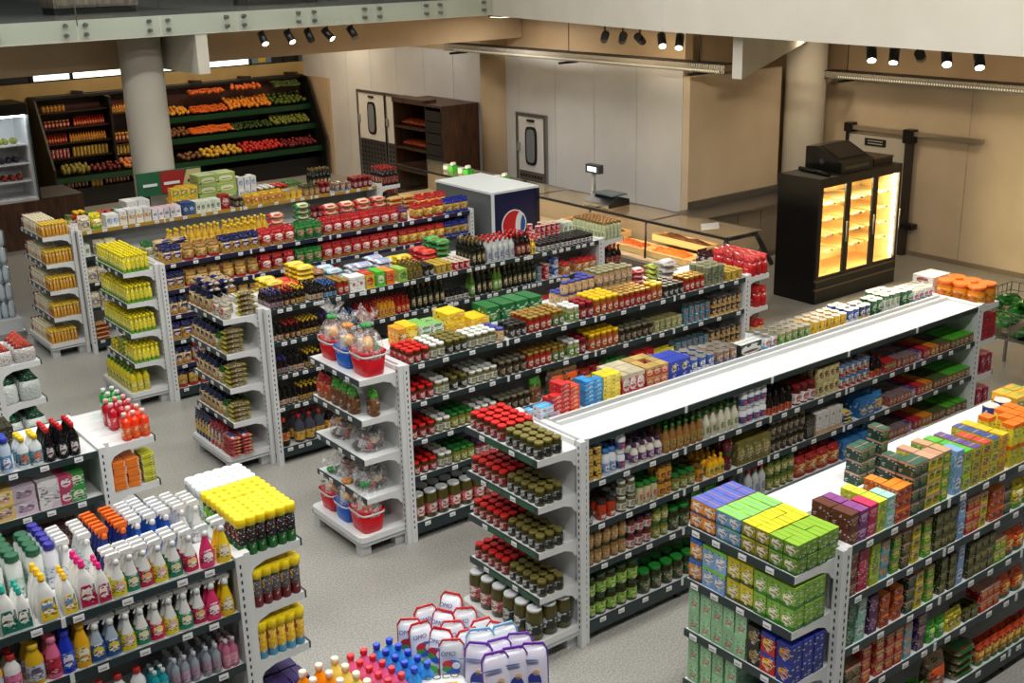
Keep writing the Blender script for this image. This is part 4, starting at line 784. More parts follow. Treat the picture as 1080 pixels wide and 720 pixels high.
bottle('soapoil', 'dish_soap_jug', 'big clear-yellow soap bottle with green cap', .05, .27, (34, 110, 44), (206, 190, 40), (220, 206, 90), (90, 120, 40), neck=.3, sh=(.62, .84), sy=.8)
bottle('squeeze', 'squeeze_pack', 'yellow and brown squeeze pack', .03, .17, (236, 196, 60), (216, 150, 40), None, neck=.5, sh=(.62, .8), sy=.7, mat=pk(rgb(220, 160, 50), .06, .17, rgb(130, 54, 24), (.5, .42), (.3, .22), top=(rgb(240, 206, 90), .74)))
bottle('squeezew', 'cream_squeeze_pack', 'cream squeeze pack with orange print', .03, .18, (236, 226, 190), (226, 214, 180), None, neck=.5, sh=(.62, .8), sy=.7, mat=pk(rgb(232, 222, 194), .06, .18, rgb(226, 160, 60), (.5, .3), (.34, .14), ink=rgb(60, 60, 110)))
bottle('squeezer', 'purple_squeeze_pack', 'purple-red squeeze pack', .03, .18, (120, 50, 70), (130, 40, 50), None, neck=.5, sh=(.62, .8), sy=.7, mat=pk(rgb(120, 36, 48), .06, .18, rgb(220, 214, 226), (.5, .6), (.34, .16)))
bottle('gsoap', 'hand_soap_bottle', 'green hand-soap bottle with clear cap', .048, .21, (206, 214, 206), (26, 150, 52), (60, 176, 84), (200, 226, 200), neck=.32, sh=(.70, .82), sy=.7, p=2.8, rough=.06)
bottle('rsoap', 'hand_soap_bottle', 'crimson hand-soap bottle with pink cap', .048, .21, (226, 170, 176), (176, 26, 40), (200, 60, 70), (226, 190, 196), neck=.32, sh=(.70, .82), sy=.7, p=2.8, rough=.06)
bottle('osoap', 'hand_soap_bottle', 'orange-red hand-soap bottle with pale cap', .048, .21, (236, 196, 180), (236, 62, 24), (244, 110, 50), (240, 220, 200), neck=.32, sh=(.70, .82), sy=.7, p=2.8, rough=.06)
bottle('blackred', 'drain_cleaner_bottle', 'black bottle with a red cap and white label', .04, .25, (206, 26, 30), (18, 16, 18), (22, 20, 22), (200, 196, 200), neck=.34, sh=(.56, .84), sy=.66)
bottle('whiteyel', 'bleach_bottle', 'white bottle with a yellow cap and blue label', .041, .23, (244, 206, 24), (226, 232, 234), (110, 160, 170), (220, 110, 90), neck=.4, sh=(.6, .82), sy=.66)
bottle('bluecapw', 'cleaner_bottle', 'blue-capped white and blue cleaner bottle', .04, .26, (40, 60, 180), (190, 206, 224), (90, 140, 200), (226, 230, 236), neck=.6, sh=(.72, .86), sy=.7)
bottle('tealcap', 'green_powder_pack', 'white pack with a dark green cap', .045, .27, (14, 90, 56), (216, 222, 218), (190, 214, 200), None, neck=.7, sh=(.78, .9), sy=.8, p=3.0)
bottle('navycap', 'navy_cap_bottle', 'white bottle with a navy cap', .045, .27, (40, 36, 150), (222, 224, 230), (200, 206, 220), None, neck=.55, sh=(.74, .88), sy=.8)
bottle('softo', 'softener_bottle', 'orange softener bottle with a cream cap', .04, .2, (240, 220, 200), (244, 150, 20), (250, 180, 60), None, neck=.38, sh=(.6, .8), sy=.8, rough=.08)
bottle('softy', 'softener_bottle', 'pale yellow softener bottle with a cream cap', .04, .2, (244, 240, 200), (238, 222, 110), (240, 230, 150), None, neck=.38, sh=(.6, .8), sy=.8, rough=.08)
bottle('softp', 'softener_bottle', 'pink bottle with a red cap', .034, .18, (220, 30, 50), (236, 110, 160), (240, 140, 180), None, neck=.42, sh=(.6, .8), rough=.08)
bottle('softb', 'softener_bottle', 'light blue bottle with a blue cap', .034, .18, (30, 70, 200), (60, 150, 226), (90, 170, 236), None, neck=.42, sh=(.6, .8), rough=.08)
bottle('aeroy', 'aerosol_can', 'black and green aerosol can with a yellow cap', .031, .25, (244, 214, 10), (20, 20, 20), None, neck=1.0, sh=(.76, .78), capz=.8, cat='aerosol', mat=pk(rgb(28, 26, 26), .062, .25, rgb(120, 20, 40), (.5, .56), (.3, .1), band=(rgb(30, 110, 40), .3)))
bottle('aerog', 'aerosol_can', 'green aerosol can with a yellow cap', .031, .25, (244, 214, 10), (120, 190, 40), None, neck=1.0, sh=(.76, .78), capz=.8, cat='aerosol', mat=pk(rgb(110, 176, 40), .062, .25, rgb(200, 226, 140), (.5, .4), (.3, .14), top=(rgb(40, 60, 30), .68)))
bottle('aerot', 'aerosol_can', 'white aerosol can with a white cap', .031, .25, (230, 232, 232), (220, 226, 224), None, neck=1.0, sh=(.76, .78), capz=.8, cat='aerosol', mat=pk(rgb(210, 222, 216), .062, .25, rgb(70, 150, 110), (.5, .4), (.3, .14)))
bottle('aerok', 'insect_spray_can', 'grey and red aerosol can with a yellow cap', .031, .25, (244, 214, 10), (70, 66, 66), None, neck=1.0, sh=(.76, .78), capz=.8, cat='aerosol', mat=pk(rgb(84, 80, 80), .062, .25, rgb(226, 180, 40), (.5, .55), (.3, .13), band=(rgb(120, 24, 30), .3)))
bottle('aerob', 'insect_spray_can', 'yellow aerosol can with tan print', .031, .25, (244, 214, 10), (230, 190, 40), None, neck=1.0, sh=(.76, .78), capz=.8, cat='aerosol', mat=pk(rgb(226, 180, 40), .062, .25, rgb(150, 60, 30), (.5, .56), (.34, .1), band=(rgb(80, 160, 200), .22)))
bottle('smallspray', 'room_spray', 'small clear spray with a grey cap', .027, .19, (200, 200, 204), (150, 160, 170), (180, 150, 170), None, neck=.4, sh=(.62, .78), sy=.8)
bottle('smallpink', 'room_spray', 'small pink spray with a clear top', .027, .19, (214, 200, 206), (196, 110, 140), (220, 150, 170), None, neck=.4, sh=(.62, .78), sy=.8)
bottle('smallteal', 'room_spray', 'small teal bottle with a white top', .027, .16, (220, 226, 226), (30, 160, 170), (90, 190, 196), None, neck=.4, sh=(.62, .78), sy=.8)
bottle('cleany', 'yellow_cleaner_bottle', 'round yellow cleaner bottle', .05, .24, (230, 190, 40), (220, 176, 30), (190, 200, 210), (90, 80, 110), neck=.5, sh=(.6, .84), sy=.8)
bottle('cleanpk', 'pink_cleaner_bottle', 'pink bottle with a red label', .042, .25, (236, 130, 160), (232, 110, 150), (190, 30, 60), None, neck=.5, sh=(.5, .84), sy=.7)
bottle('cleanbl', 'blue_cleaner_bottle', 'royal-blue bottle with a white emblem', .045, .26, (30, 60, 190), (24, 54, 190), (50, 90, 200), (210, 216, 236), neck=.5, sh=(.5, .84), sy=.7)
bottle('cleanyl', 'orange_cleaner_bottle', 'amber-yellow bottle with a white emblem', .045, .27, (240, 180, 30), (240, 176, 24), (240, 190, 60), (236, 230, 210), neck=.45, sh=(.5, .84), sy=.7)
bottle('cleanwh', 'white_cleaner_bottle', 'white and pink bleach bottle', .045, .22, (190, 40, 40), (230, 228, 230), (226, 120, 160), None, neck=.4, sh=(.62, .84), sy=.8)
spray('spg', 'spray_bottle', 'white spray bottle with a green label', .042, .27, (234, 234, 230), (236, 236, 234), (30, 140, 110), (236, 226, 160))
spray('spy', 'spray_bottle', 'white spray bottle with a yellow label', .042, .27, (234, 234, 230), (236, 236, 234), (230, 210, 30), (226, 170, 170))
spray('spr', 'spray_bottle', 'white spray bottle with a crimson label', .042, .27, (234, 234, 230), (236, 236, 234), (206, 30, 84), (240, 200, 120))
spray('sppk', 'spray_bottle', 'pink spray bottle with a white head', .044, .27, (226, 50, 110), (234, 236, 236), (226, 60, 116), (250, 236, 236))
spray('spyl', 'spray_bottle', 'yellow spray bottle with a white head', .044, .27, (244, 204, 20), (234, 236, 236), (244, 206, 30), (250, 240, 220))
spray('spo', 'glass_cleaner_spray', 'navy spray bottle with an orange head', .04, .27, (26, 50, 140), (244, 110, 20), (30, 44, 110), (220, 224, 236))
spray('spb', 'glass_cleaner_spray', 'blue spray bottle with a white head', .04, .27, (30, 90, 190), (234, 236, 238), (50, 110, 200), (200, 40, 60))
spray('spc', 'clear_spray', 'clear-blue spray bottle with a dark blue label', .045, .27, (170, 186, 200), (226, 228, 230), (34, 84, 150), (230, 200, 50))
spray('spw', 'white_spray', 'white spray bottle with a white head', .04, .27, (226, 230, 230), (236, 236, 234), (214, 220, 226), (200, 206, 216))
spray('spam', 'amber_spray', 'amber spray bottle with a white head', .036, .27, (226, 150, 30), (236, 236, 234), (230, 170, 60), (240, 226, 200))
jug('jugt', 'softener_jug', 'white softener jug with a teal cap', .11, .28, (20, 160, 140), (20, 120, 96), (240, 236, 220))
jug('jugy', 'softener_jug', 'white softener jug with a yellow cap', .11, .28, (246, 190, 20), (240, 200, 30), (90, 140, 200))
jug('jugp', 'softener_jug', 'white softener jug with a magenta cap', .11, .28, (220, 30, 120), (196, 24, 76), (244, 226, 214))
jug('jugts', 'softener_jug', 'small white softener jug with a teal cap', .085, .24, (20, 160, 140), (20, 120, 96), (240, 236, 220))
jug('jugys', 'softener_jug', 'small white softener jug with a yellow cap', .085, .24, (246, 190, 20), (240, 200, 30), (90, 140, 200))
jug('jugps', 'softener_jug', 'small white softener jug with a magenta cap', .085, .24, (220, 30, 120), (196, 24, 76), (244, 226, 214))
bottle('gdark', 'green_bottle', 'dark green bottle with green cap', .05, .25, (16, 110, 50), (16, 80, 40), (20, 100, 50), (150, 190, 90), neck=.4, sh=(.55, .84), sy=.7)
# boxes: (key, name, description, w, d, h, colour, patch, extra)
for k, nm, ds, w, d, h, c, p, kw in (
    ('teaO', 'tea_box', 'orange-fronted tea box with a blue top', .1, .09, .095, (226, 140, 50), (244, 226, 200), dict(topc=(86, 104, 190), band=(90, 66, 60), pc=(.5, .58))),
    ('teaB', 'tea_box', 'blue-fronted tea box with a pale green top', .1, .09, .095, (110, 160, 206), (240, 236, 226), dict(topc=(140, 206, 90), band=(60, 110, 120), pc=(.5, .58))),
    ('teaY', 'tea_box', 'yellow tea box with a red picture', .1, .09, .095, (150, 140, 26), (240, 230, 200), dict(topc=(222, 214, 26), band=(70, 80, 24), pc=(.5, .58))),
    ('teaG', 'tea_box', 'green tea box with a red picture', .1, .09, .095, (110, 150, 40), (244, 234, 206), dict(topc=(140, 186, 40), band=(40, 96, 24), pc=(.5, .58))),
    ('teaBt', 'tall_tea_box', 'tall blue and orange tea box', .1, .09, .14, (226, 150, 60), (244, 226, 200), dict(top=(40, 110, 200), band=(90, 66, 60), pc=(.5, .45), pr=(.34, .2))),
    ('teaBb', 'tall_tea_box', 'tall light-blue tea box with green top', .1, .09, .14, (130, 170, 220), (244, 236, 226), dict(top=(130, 200, 80), topc=(130, 200, 80), pc=(.5, .45), pr=(.34, .2))),
    ('teaYt', 'tall_tea_box', 'tall yellow tea box', .1, .09, .14, (206, 190, 30), (240, 230, 200), dict(topc=(232, 216, 30), band=(70, 80, 24), pc=(.5, .42), pr=(.34, .2))),
    ('teaGt', 'tall_tea_box', 'tall green tea box', .1, .09, .14, (130, 176, 60), (244, 234, 206), dict(topc=(150, 196, 60), band=(50, 120, 30), pc=(.5, .42), pr=(.34, .2))),
    ('teaM', 'mint_tea_pack', 'mint-green tea pack with a small red picture', .09, .08, .15, (150, 196, 150), (200, 90, 80), dict(pc=(.5, .3), pr=(.24, .1))),
    ('teaK', 'black_tea_box', 'black and gold tea box', .1, .09, .13, (36, 30, 18), (150, 130, 60), dict(band=(30, 26, 16))),
    ('teaN', 'navy_tea_box', 'blue and red tea box with a gold picture', .11, .1, .13, (30, 44, 140), (220, 150, 60), dict(topc=(44, 60, 170))),
    ('teaR', 'navy_tea_box', 'red-fronted blue tea box', .11, .1, .13, (190, 40, 34), (236, 200, 90), dict(topc=(44, 60, 170), top=(40, 56, 160))),
    ('bBr', 'brown_tea_box', 'brown tea box', .08, .14, .10, (96, 44, 30), (150, 110, 60), {}), ('bPu', 'purple_tea_box', 'purple tea box', .08, .14, .10, (120, 50, 120), (200, 150, 190), dict(topc=(140, 70, 140))),
    ('bMa', 'magenta_tea_box', 'magenta tea box', .08, .14, .10, (190, 24, 80), (230, 130, 160), dict(topc=(206, 40, 96))), ('bLi', 'lime_tea_box', 'lime tea box', .08, .14, .10, (176, 196, 30), (120, 150, 40), dict(topc=(214, 220, 60))),
    ('bAq', 'aqua_tea_box', 'pale aqua tea box', .08, .14, .10, (140, 196, 186), (200, 226, 220), dict(topc=(170, 216, 204))), ('bOr', 'orange_tea_box', 'dark orange tea box', .08, .12, .075, (196, 84, 20), (120, 30, 16), dict(topc=(236, 140, 40))),
    ('bDg', 'dark_green_tea_box', 'dark green tea box with pale top', .075, .12, .085, (20, 60, 44), (90, 120, 60), dict(topc=(40, 90, 70), top=(190, 140, 120))), ('bBk', 'black_tea_box', 'black tea box with gold pattern', .075, .12, .085, (30, 26, 16), (120, 110, 36), dict(top=(190, 140, 120), blot=(110, 104, 30))),
    ('bYe', 'yellow_tea_box', 'yellow tea box', .075, .12, .085, (220, 200, 20), (90, 110, 30), dict(top=(200, 150, 120))), ('bGr', 'green_tea_box', 'grass-green tea box', .075, .12, .085, (84, 164, 30), (220, 210, 60), dict(top=(190, 150, 110))),
    ('bOv', 'olive_tea_box', 'olive patterned tea box', .075, .12, .085, (76, 76, 18), (130, 130, 30), dict(blot=(30, 34, 14))), ('bBl', 'light_blue_box', 'light blue tall box', .075, .12, .15, (130, 170, 214), (220, 230, 240), dict(ink=(60, 80, 150))),
    ('bRd', 'red_tea_box', 'red tea box with a gold picture', .08, .12, .085, (190, 40, 24), (220, 160, 40), dict(top=(200, 150, 130))), ('bTe', 'teal_tea_box', 'sky-blue tea box with an orange flower', .08, .12, .085, (90, 170, 190), (220, 150, 70), dict(top=(190, 140, 130))),
    ('bVi', 'violet_tea_box', 'violet tea box', .08, .12, .085, (70, 40, 90), (150, 120, 90), dict(top=(160, 110, 120))), ('bDt', 'deep_green_box', 'deep green slim box', .075, .14, .15, (30, 96, 60), (90, 150, 110), {}),
    ('bMi', 'mint_box', 'mint slim box', .085, .14, .15, (150, 200, 186), (200, 226, 216), {}), ('bPt', 'plum_box', 'plum slim box', .08, .14, .13, (80, 30, 80), (150, 90, 140), {}),
    ('bMt', 'magenta_tall_box', 'tall magenta box', .09, .12, .27, (176, 20, 64), (206, 60, 96), {}), ('bLt', 'lime_tall_box', 'tall lime box', .09, .12, .27, (170, 196, 30), (110, 150, 40), {}),
    ('bOY', 'juice_carton_box', 'yellow carton with an orange top', .085, .085, .15, (220, 206, 40), (200, 220, 60), dict(topc=(238, 120, 20), top=(238, 110, 20))),
    ('bYl', 'yellow_flat_box', 'golden yellow box', .08, .1, .09, (216, 170, 20), (190, 120, 30), dict(topc=(236, 190, 30))), ('bBf', 'blue_gold_box', 'blue-topped gold box', .08, .1, .09, (200, 190, 40), (90, 110, 30), dict(topc=(40, 70, 140))),
    ('bRf', 'red_top_box', 'red-topped gold box', .08, .1, .09, (196, 180, 40), (120, 50, 30), dict(topc=(206, 50, 50))), ('bPf', 'purple_top_box', 'purple-topped gold box', .08, .1, .09, (190, 176, 40), (90, 90, 30), dict(topc=(90, 60, 140))), ('bGf', 'green_top_box', 'green-topped gold box', .08, .1, .09, (180, 186, 40), (60, 130, 40), dict(topc=(50, 180, 50))),
    ('bWr', 'red_white_box', 'red and white upright carton', .085, .1, .17, (186, 24, 34), (226, 220, 214), dict(pr=(.38, .3), top=(190, 180, 150))), ('bBk2', 'blue_carton', 'royal-blue carton with a yellow badge', .13, .12, .16, (26, 56, 170), (224, 214, 90), dict(pc=(.5, .62), pr=(.2, .18))),
    ('bBp', 'medicine_box_blue', 'light blue and white flat box', .14, .1, .055, (220, 226, 232), (170, 196, 220), dict(topc=(70, 160, 220))), ('bPp', 'medicine_box_violet', 'violet and white flat box', .14, .1, .055, (226, 222, 226), (206, 170, 210), dict(topc=(180, 130, 200))),
    ('bRs', 'jelly_box_red', 'small red jelly box', .09, .07, .035, (206, 34, 34), (240, 150, 130), {}), ('bOs', 'jelly_box_orange', 'small orange-red jelly box', .09, .07, .035, (230, 70, 34), (250, 170, 120), {}), ('bBs', 'jelly_box_blue', 'small sky-blue jelly box', .09, .07, .035, (40, 140, 206), (140, 200, 230), {}), ('bYs', 'jelly_box_yellow', 'small yellow jelly box', .09, .07, .035, (236, 210, 30), (250, 236, 130), {}),
    ('bSm', 'custard_box', 'red and cream small carton', .08, .1, .085, (190, 56, 40), (226, 190, 120), dict(top=(180, 150, 80))), ('bBw', 'shrink_boxes', 'black and white shrink-wrapped carton', .28, .1, .12, (40, 44, 44), (216, 220, 216), dict(topc=(206, 210, 206), pr=(.45, .36))),
    ('cW', 'white_carton', 'white upright carton', .09, .16, .16, (230, 228, 222), (190, 60, 60), dict(pr=(.2, .12))), ('cR', 'red_yellow_carton', 'red and yellow carton', .1, .22, .16, (226, 190, 40), (200, 40, 40), dict(topc=(196, 36, 50))), ('cG', 'green_carton', 'bright green carton', .1, .22, .16, (90, 190, 50), (226, 236, 200), dict(topc=(80, 190, 50))), ('cO', 'orange_carton', 'orange carton', .1, .22, .15, (238, 120, 30), (200, 60, 30), dict(topc=(244, 140, 50))), ('cL', 'lime_carton', 'lime and green carton', .1, .2, .14, (150, 190, 70), (60, 130, 50), dict(topc=(150, 200, 90))),
    ('yelpk', 'yellow_packet', 'yellow packet standing on edge', .12, .05, .18, (244, 200, 30), (250, 220, 110), {}), ('orgpk', 'orange_carton_pack', 'yellow-orange carton with a white panel', .13, .06, .17, (236, 160, 40), (226, 220, 200), dict(pr=(.3, .2))), ('grnpk', 'green_multipack', 'green shop carton with print', .15, .26, .17, (20, 110, 50), (90, 160, 90), dict(ink=(220, 226, 210), pr=(.3, .12))), ('grnwh', 'green_white_box', 'green and white small box', .12, .05, .05, (226, 232, 222), (60, 150, 60), dict(topc=(110, 180, 70))), ('yelct', 'yellow_carton', 'yellow carton', .2, .24, .10, (244, 204, 30), (226, 170, 30), dict(blot=(236, 190, 20))),
    ('milkW', 'white_milk_carton', 'white and blue milk carton', .085, .1, .16, (226, 226, 222), (110, 160, 206), dict(pr=(.36, .24))), ('milkO', 'white_orange_carton', 'white carton with an orange band', .1, .1, .19, (228, 222, 206), (226, 160, 60), dict(pr=(.44, .12), top=(220, 220, 220))), ('milkP', 'white_violet_carton', 'white and violet carton', .075, .1, .15, (226, 222, 226), (120, 110, 150), dict(topc=(226, 190, 196), pr=(.3, .12))), ('milkB', 'blue_milk_carton', 'deep blue milk carton', .085, .1, .17, (36, 74, 130), (200, 210, 226), dict(pr=(.3, .12))), ('milkG', 'white_green_carton', 'white and green milk carton', .075, .1, .16, (216, 222, 206), (90, 130, 70), dict(pr=(.3, .2))),
    ('whbox', 'white_pink_box', 'white and pink flat carton', .16, .3, .2, (226, 228, 226), (226, 206, 214), {}), ('orgr', 'orange_green_box', 'orange and green picture carton', .14, .1, .15, (236, 170, 40), (90, 150, 50), dict(blot=(150, 170, 60))), ('greenpack', 'green_carton_tray', 'pale green tray of cartons', .3, .3, .14, (150, 170, 90), (206, 216, 170), dict(topc=(190, 206, 150))), ('redpk', 'red_packet', 'red packet with white print', .12, .08, .2, (170, 20, 26), (226, 200, 196), {}),
    ('soapbx', 'soap_box', 'pale lilac soap carton', .16, .1, .11, (196, 180, 194), (160, 140, 170), dict(blot=(210, 190, 200))), ('soapy', 'soap_box', 'yellow and lilac soap carton', .14, .1, .11, (220, 190, 110), (200, 160, 170), {}), ('soapw', 'soap_box', 'white patterned soap carton', .18, .1, .22, (220, 218, 218), (200, 200, 206), dict(blot=(206, 190, 200))), ('soapm', 'soap_box', 'crimson and white soap carton', .1, .1, .11, (190, 60, 100), (240, 236, 240), {}), ('soapg', 'soap_box', 'green round-print soap carton', .11, .3, .11, (50, 140, 60), (210, 220, 190), {}),
    ('dkbox', 'dark_slim_box', 'dark brown slim box', .035, .12, .2, (60, 26, 24), (150, 130, 90), dict(pr=(.5, .02))), ('dkbox2', 'olive_slim_box', 'dark olive slim box', .035, .12, .2, (46, 44, 24), (150, 140, 90), dict(pr=(.5, .02))), ('orpk', 'orange_flat_packet', 'orange flat packet', .16, .1, .02, (226, 120, 30), (240, 160, 60), {}), ('yegpk', 'yellow_flat_packet', 'yellow and green flat packet', .08, .1, .02, (190, 190, 40), (90, 140, 50), {}), ('dkflat', 'violet_flat_packet', 'dark violet flat packet', .16, .06, .03, (60, 36, 110), (150, 130, 190), {}),
    ('pasbx', 'white_slim_carton', 'white slim pasta carton with a peach foot', .085, .07, .2, (206, 202, 196), (90, 80, 80), dict(band=(206, 160, 120), pc=(.5, .75), pr=(.12, .05))), ('olpk', 'olive_rice_pack', 'olive-gold rice pack', .1, .08, .2, (120, 110, 46), (160, 150, 80), dict(ink=(220, 210, 160))), ('blubx', 'blue_cereal_box', 'blue cereal box with yellow foot', .12, .09, .17, (40, 110, 170), (220, 190, 100), dict(pr=(.34, .2), pc=(.5, .34))),
    ('sg', 'seasoning_box_grey', 'grey-topped seasoning box', .05, .15, .09, (150, 70, 50), (200, 180, 150), dict(topc=(120, 110, 114))), ('sv', 'seasoning_box_violet', 'violet-topped seasoning box', .05, .15, .09, (150, 130, 150), (210, 200, 210), dict(topc=(80, 50, 120))), ('sr', 'seasoning_box_red', 'red-topped seasoning box', .05, .15, .09, (160, 40, 40), (220, 170, 140), dict(topc=(190, 30, 40))), ('so', 'seasoning_box_orange', 'orange-topped seasoning box', .05, .15, .09, (170, 110, 40), (220, 200, 150), dict(topc=(220, 130, 30))), ('sd', 'seasoning_box_green', 'dark-green-topped seasoning box', .05, .15, .09, (130, 60, 40), (190, 180, 120), dict(topc=(60, 90, 40))), ('sl', 'seasoning_box_lime', 'bright-green-topped seasoning box', .075, .15, .09, (110, 80, 40), (206, 180, 120), dict(topc=(70, 176, 40))), ('srd', 'chilli_box', 'red and green chilli box', .09, .12, .10, (170, 30, 30), (100, 150, 60), {}),
    ('cake', 'cake_box', 'white cake box with brown print', .24, .3, .09, (226, 220, 212), (150, 70, 50), dict(pr=(.3, .3))), ('redbx', 'red_snack_box', 'red and white snack box', .2, .16, .13, (160, 24, 40), (220, 200, 196), {}), ('tubers', 'red_maroon_packet', 'crimson patterned packet', .16, .1, .2, (150, 20, 50), (200, 90, 110), dict(blot=(200, 120, 140)))):
    box(k, nm, ds, w, d, h, c, p, **kw)
# bags
bag('pastab', 'pasta_bag', 'gold pasta bag with a dark blue top', .13, .09, .21, (196, 150, 60), (24, 30, 90), (30, 40, 110), ink=(220, 210, 210)); bag('pastar', 'pasta_bag', 'gold pasta bag with a red foot', .13, .09, .19, (200, 156, 70), (176, 130, 60), None, (190, 30, 30)); bag('redbag', 'red_pasta_bag', 'red pasta bag with a white emblem', .14, .1, .21, (186, 30, 28), (196, 30, 34), (226, 200, 190), (170, 120, 50)); bag('greenbag', 'green_pasta_bag', 'green pasta bag', .13, .1, .20, (30, 110, 40), (40, 130, 50), (150, 110, 60)); bag('purbag', 'violet_pasta_bag', 'violet and red pasta bag', .13, .09, .19, (150, 40, 60), (110, 50, 110), (206, 170, 80))
bag('yelbag', 'yellow_pasta_bag', 'yellow and red biscuit bag', .14, .09, .20, (214, 160, 50), (200, 40, 34), (240, 200, 90), (190, 40, 30)); bag('navybag', 'navy_pasta_bag', 'navy-topped bag of shells', .13, .09, .20, (176, 140, 60), (30, 44, 150), None, (40, 60, 160)); bag('flour', 'flour_bag', 'tan flour bag with navy top', .11, .08, .21, (206, 176, 120), (26, 34, 80), (34, 44, 90), (190, 130, 50), pr=(.3, .12)); bag('flourw', 'white_sugar_bag', 'clear bag of pale flour', .15, .1, .19, (196, 184, 160), (206, 198, 180), (170, 90, 80)); bag('oats', 'oat_bag', 'green-capped bag of oats', .12, .09, .19, (170, 160, 90), (30, 110, 40), (214, 206, 180))
bag('spag', 'spaghetti_pack', 'tall navy and gold spaghetti pack', .07, .05, .29, (214, 180, 80), (24, 30, 70), (40, 44, 90), (30, 34, 80), pc=(.5, .6)); bag('spagr', 'spaghetti_pack', 'tall red and cream spaghetti pack', .07, .05, .27, (206, 170, 130), (150, 40, 50), (50, 60, 110), (190, 50, 50), pc=(.5, .55)); bag('flouryr', 'flour_sack', 'gold and red flour pack', .12, .09, .24, (206, 170, 60), (30, 34, 80), (190, 150, 60), (200, 40, 30))
bag('chips', 'crisp_bag', 'red crisp bag with a white swoosh', .16, .09, .22, (190, 24, 26), (200, 40, 36), None, blot=(206, 40, 34)); bag('chipsd', 'crisp_bag', 'dark maroon crisp bag', .15, .08, .22, (60, 26, 28), (70, 30, 34), (200, 190, 190)); bag('grain', 'brown_grain_bag', 'brown cracker bag with a green top', .13, .1, .25, (130, 84, 40), (80, 170, 50), (96, 60, 30), blot=(110, 66, 30)); bag('grainr', 'red_grain_bag', 'tan cracker bag with a red top', .12, .1, .23, (176, 100, 40), (170, 34, 34), (190, 40, 36)); bag('orangebag', 'orange_coffee_bag', 'orange snack bag', .13, .09, .18, (226, 84, 24), (240, 96, 30), (230, 180, 60), (60, 110, 40)); bag('noodle', 'red_noodle_bag', 'orange and red noodle bag', .14, .09, .19, (190, 110, 50), (170, 34, 28), (206, 150, 80), (170, 30, 30)); bag('redyel', 'snack_bag', 'red and yellow snack bag', .12, .08, .16, (196, 130, 70), (206, 44, 40), (226, 190, 140)); bag('sugarpk', 'packet', 'green packet', .1, .06, .16, (60, 170, 40), (90, 200, 50), (180, 220, 120)); bag('yelpack', 'yellow_paper_packet', 'yellow paper packet', .1, .07, .15, (226, 206, 30), (236, 216, 50), (120, 110, 30)); bag('mayobag', 'mayonnaise_pouch', 'cream mayonnaise pouch', .13, .08, .19, (220, 206, 170), (226, 216, 186), (110, 100, 110)); bag('yelpouch', 'yellow_pouch', 'yellow and green pouch', .13, .08, .21, (226, 206, 40), (236, 216, 40), (240, 236, 180), (90, 170, 40)); bag('bluebag', 'blue_pasta_bag', 'light blue bag of pasta', .13, .1, .19, (196, 160, 100), (40, 130, 190), None, (40, 110, 180)); bag('yelsnack', 'yellow_snack_bag', 'yellow and red snack pack', .12, .08, .16, (220, 170, 40), (230, 180, 40), (196, 80, 50)); bag('refuse', 'refuse_sack_pack', 'white refuse-sack pack with a dark green top', .085, .2, .28, (206, 214, 210), (16, 84, 54), busy=0); bag('refuser', 'refuse_sack_pack', 'pale pack with a red print', .085, .2, .2, (206, 200, 196), (200, 70, 50)); bag('sackbig', 'seed_sack', 'tall brown sack with an orange label', .2, .12, .32, (130, 100, 66), (150, 120, 84), (226, 90, 30), (40, 90, 40), pr=(.4, .3)); bag('bird', 'orange_sachet', 'orange-topped sachet', .09, .06, .17, (206, 130, 40), (236, 80, 24), (226, 200, 80), (70, 130, 50)); bag('whitebag', 'rice_bag', 'white rice bag', .16, .12, .17, (176, 172, 160), (206, 204, 198), None)
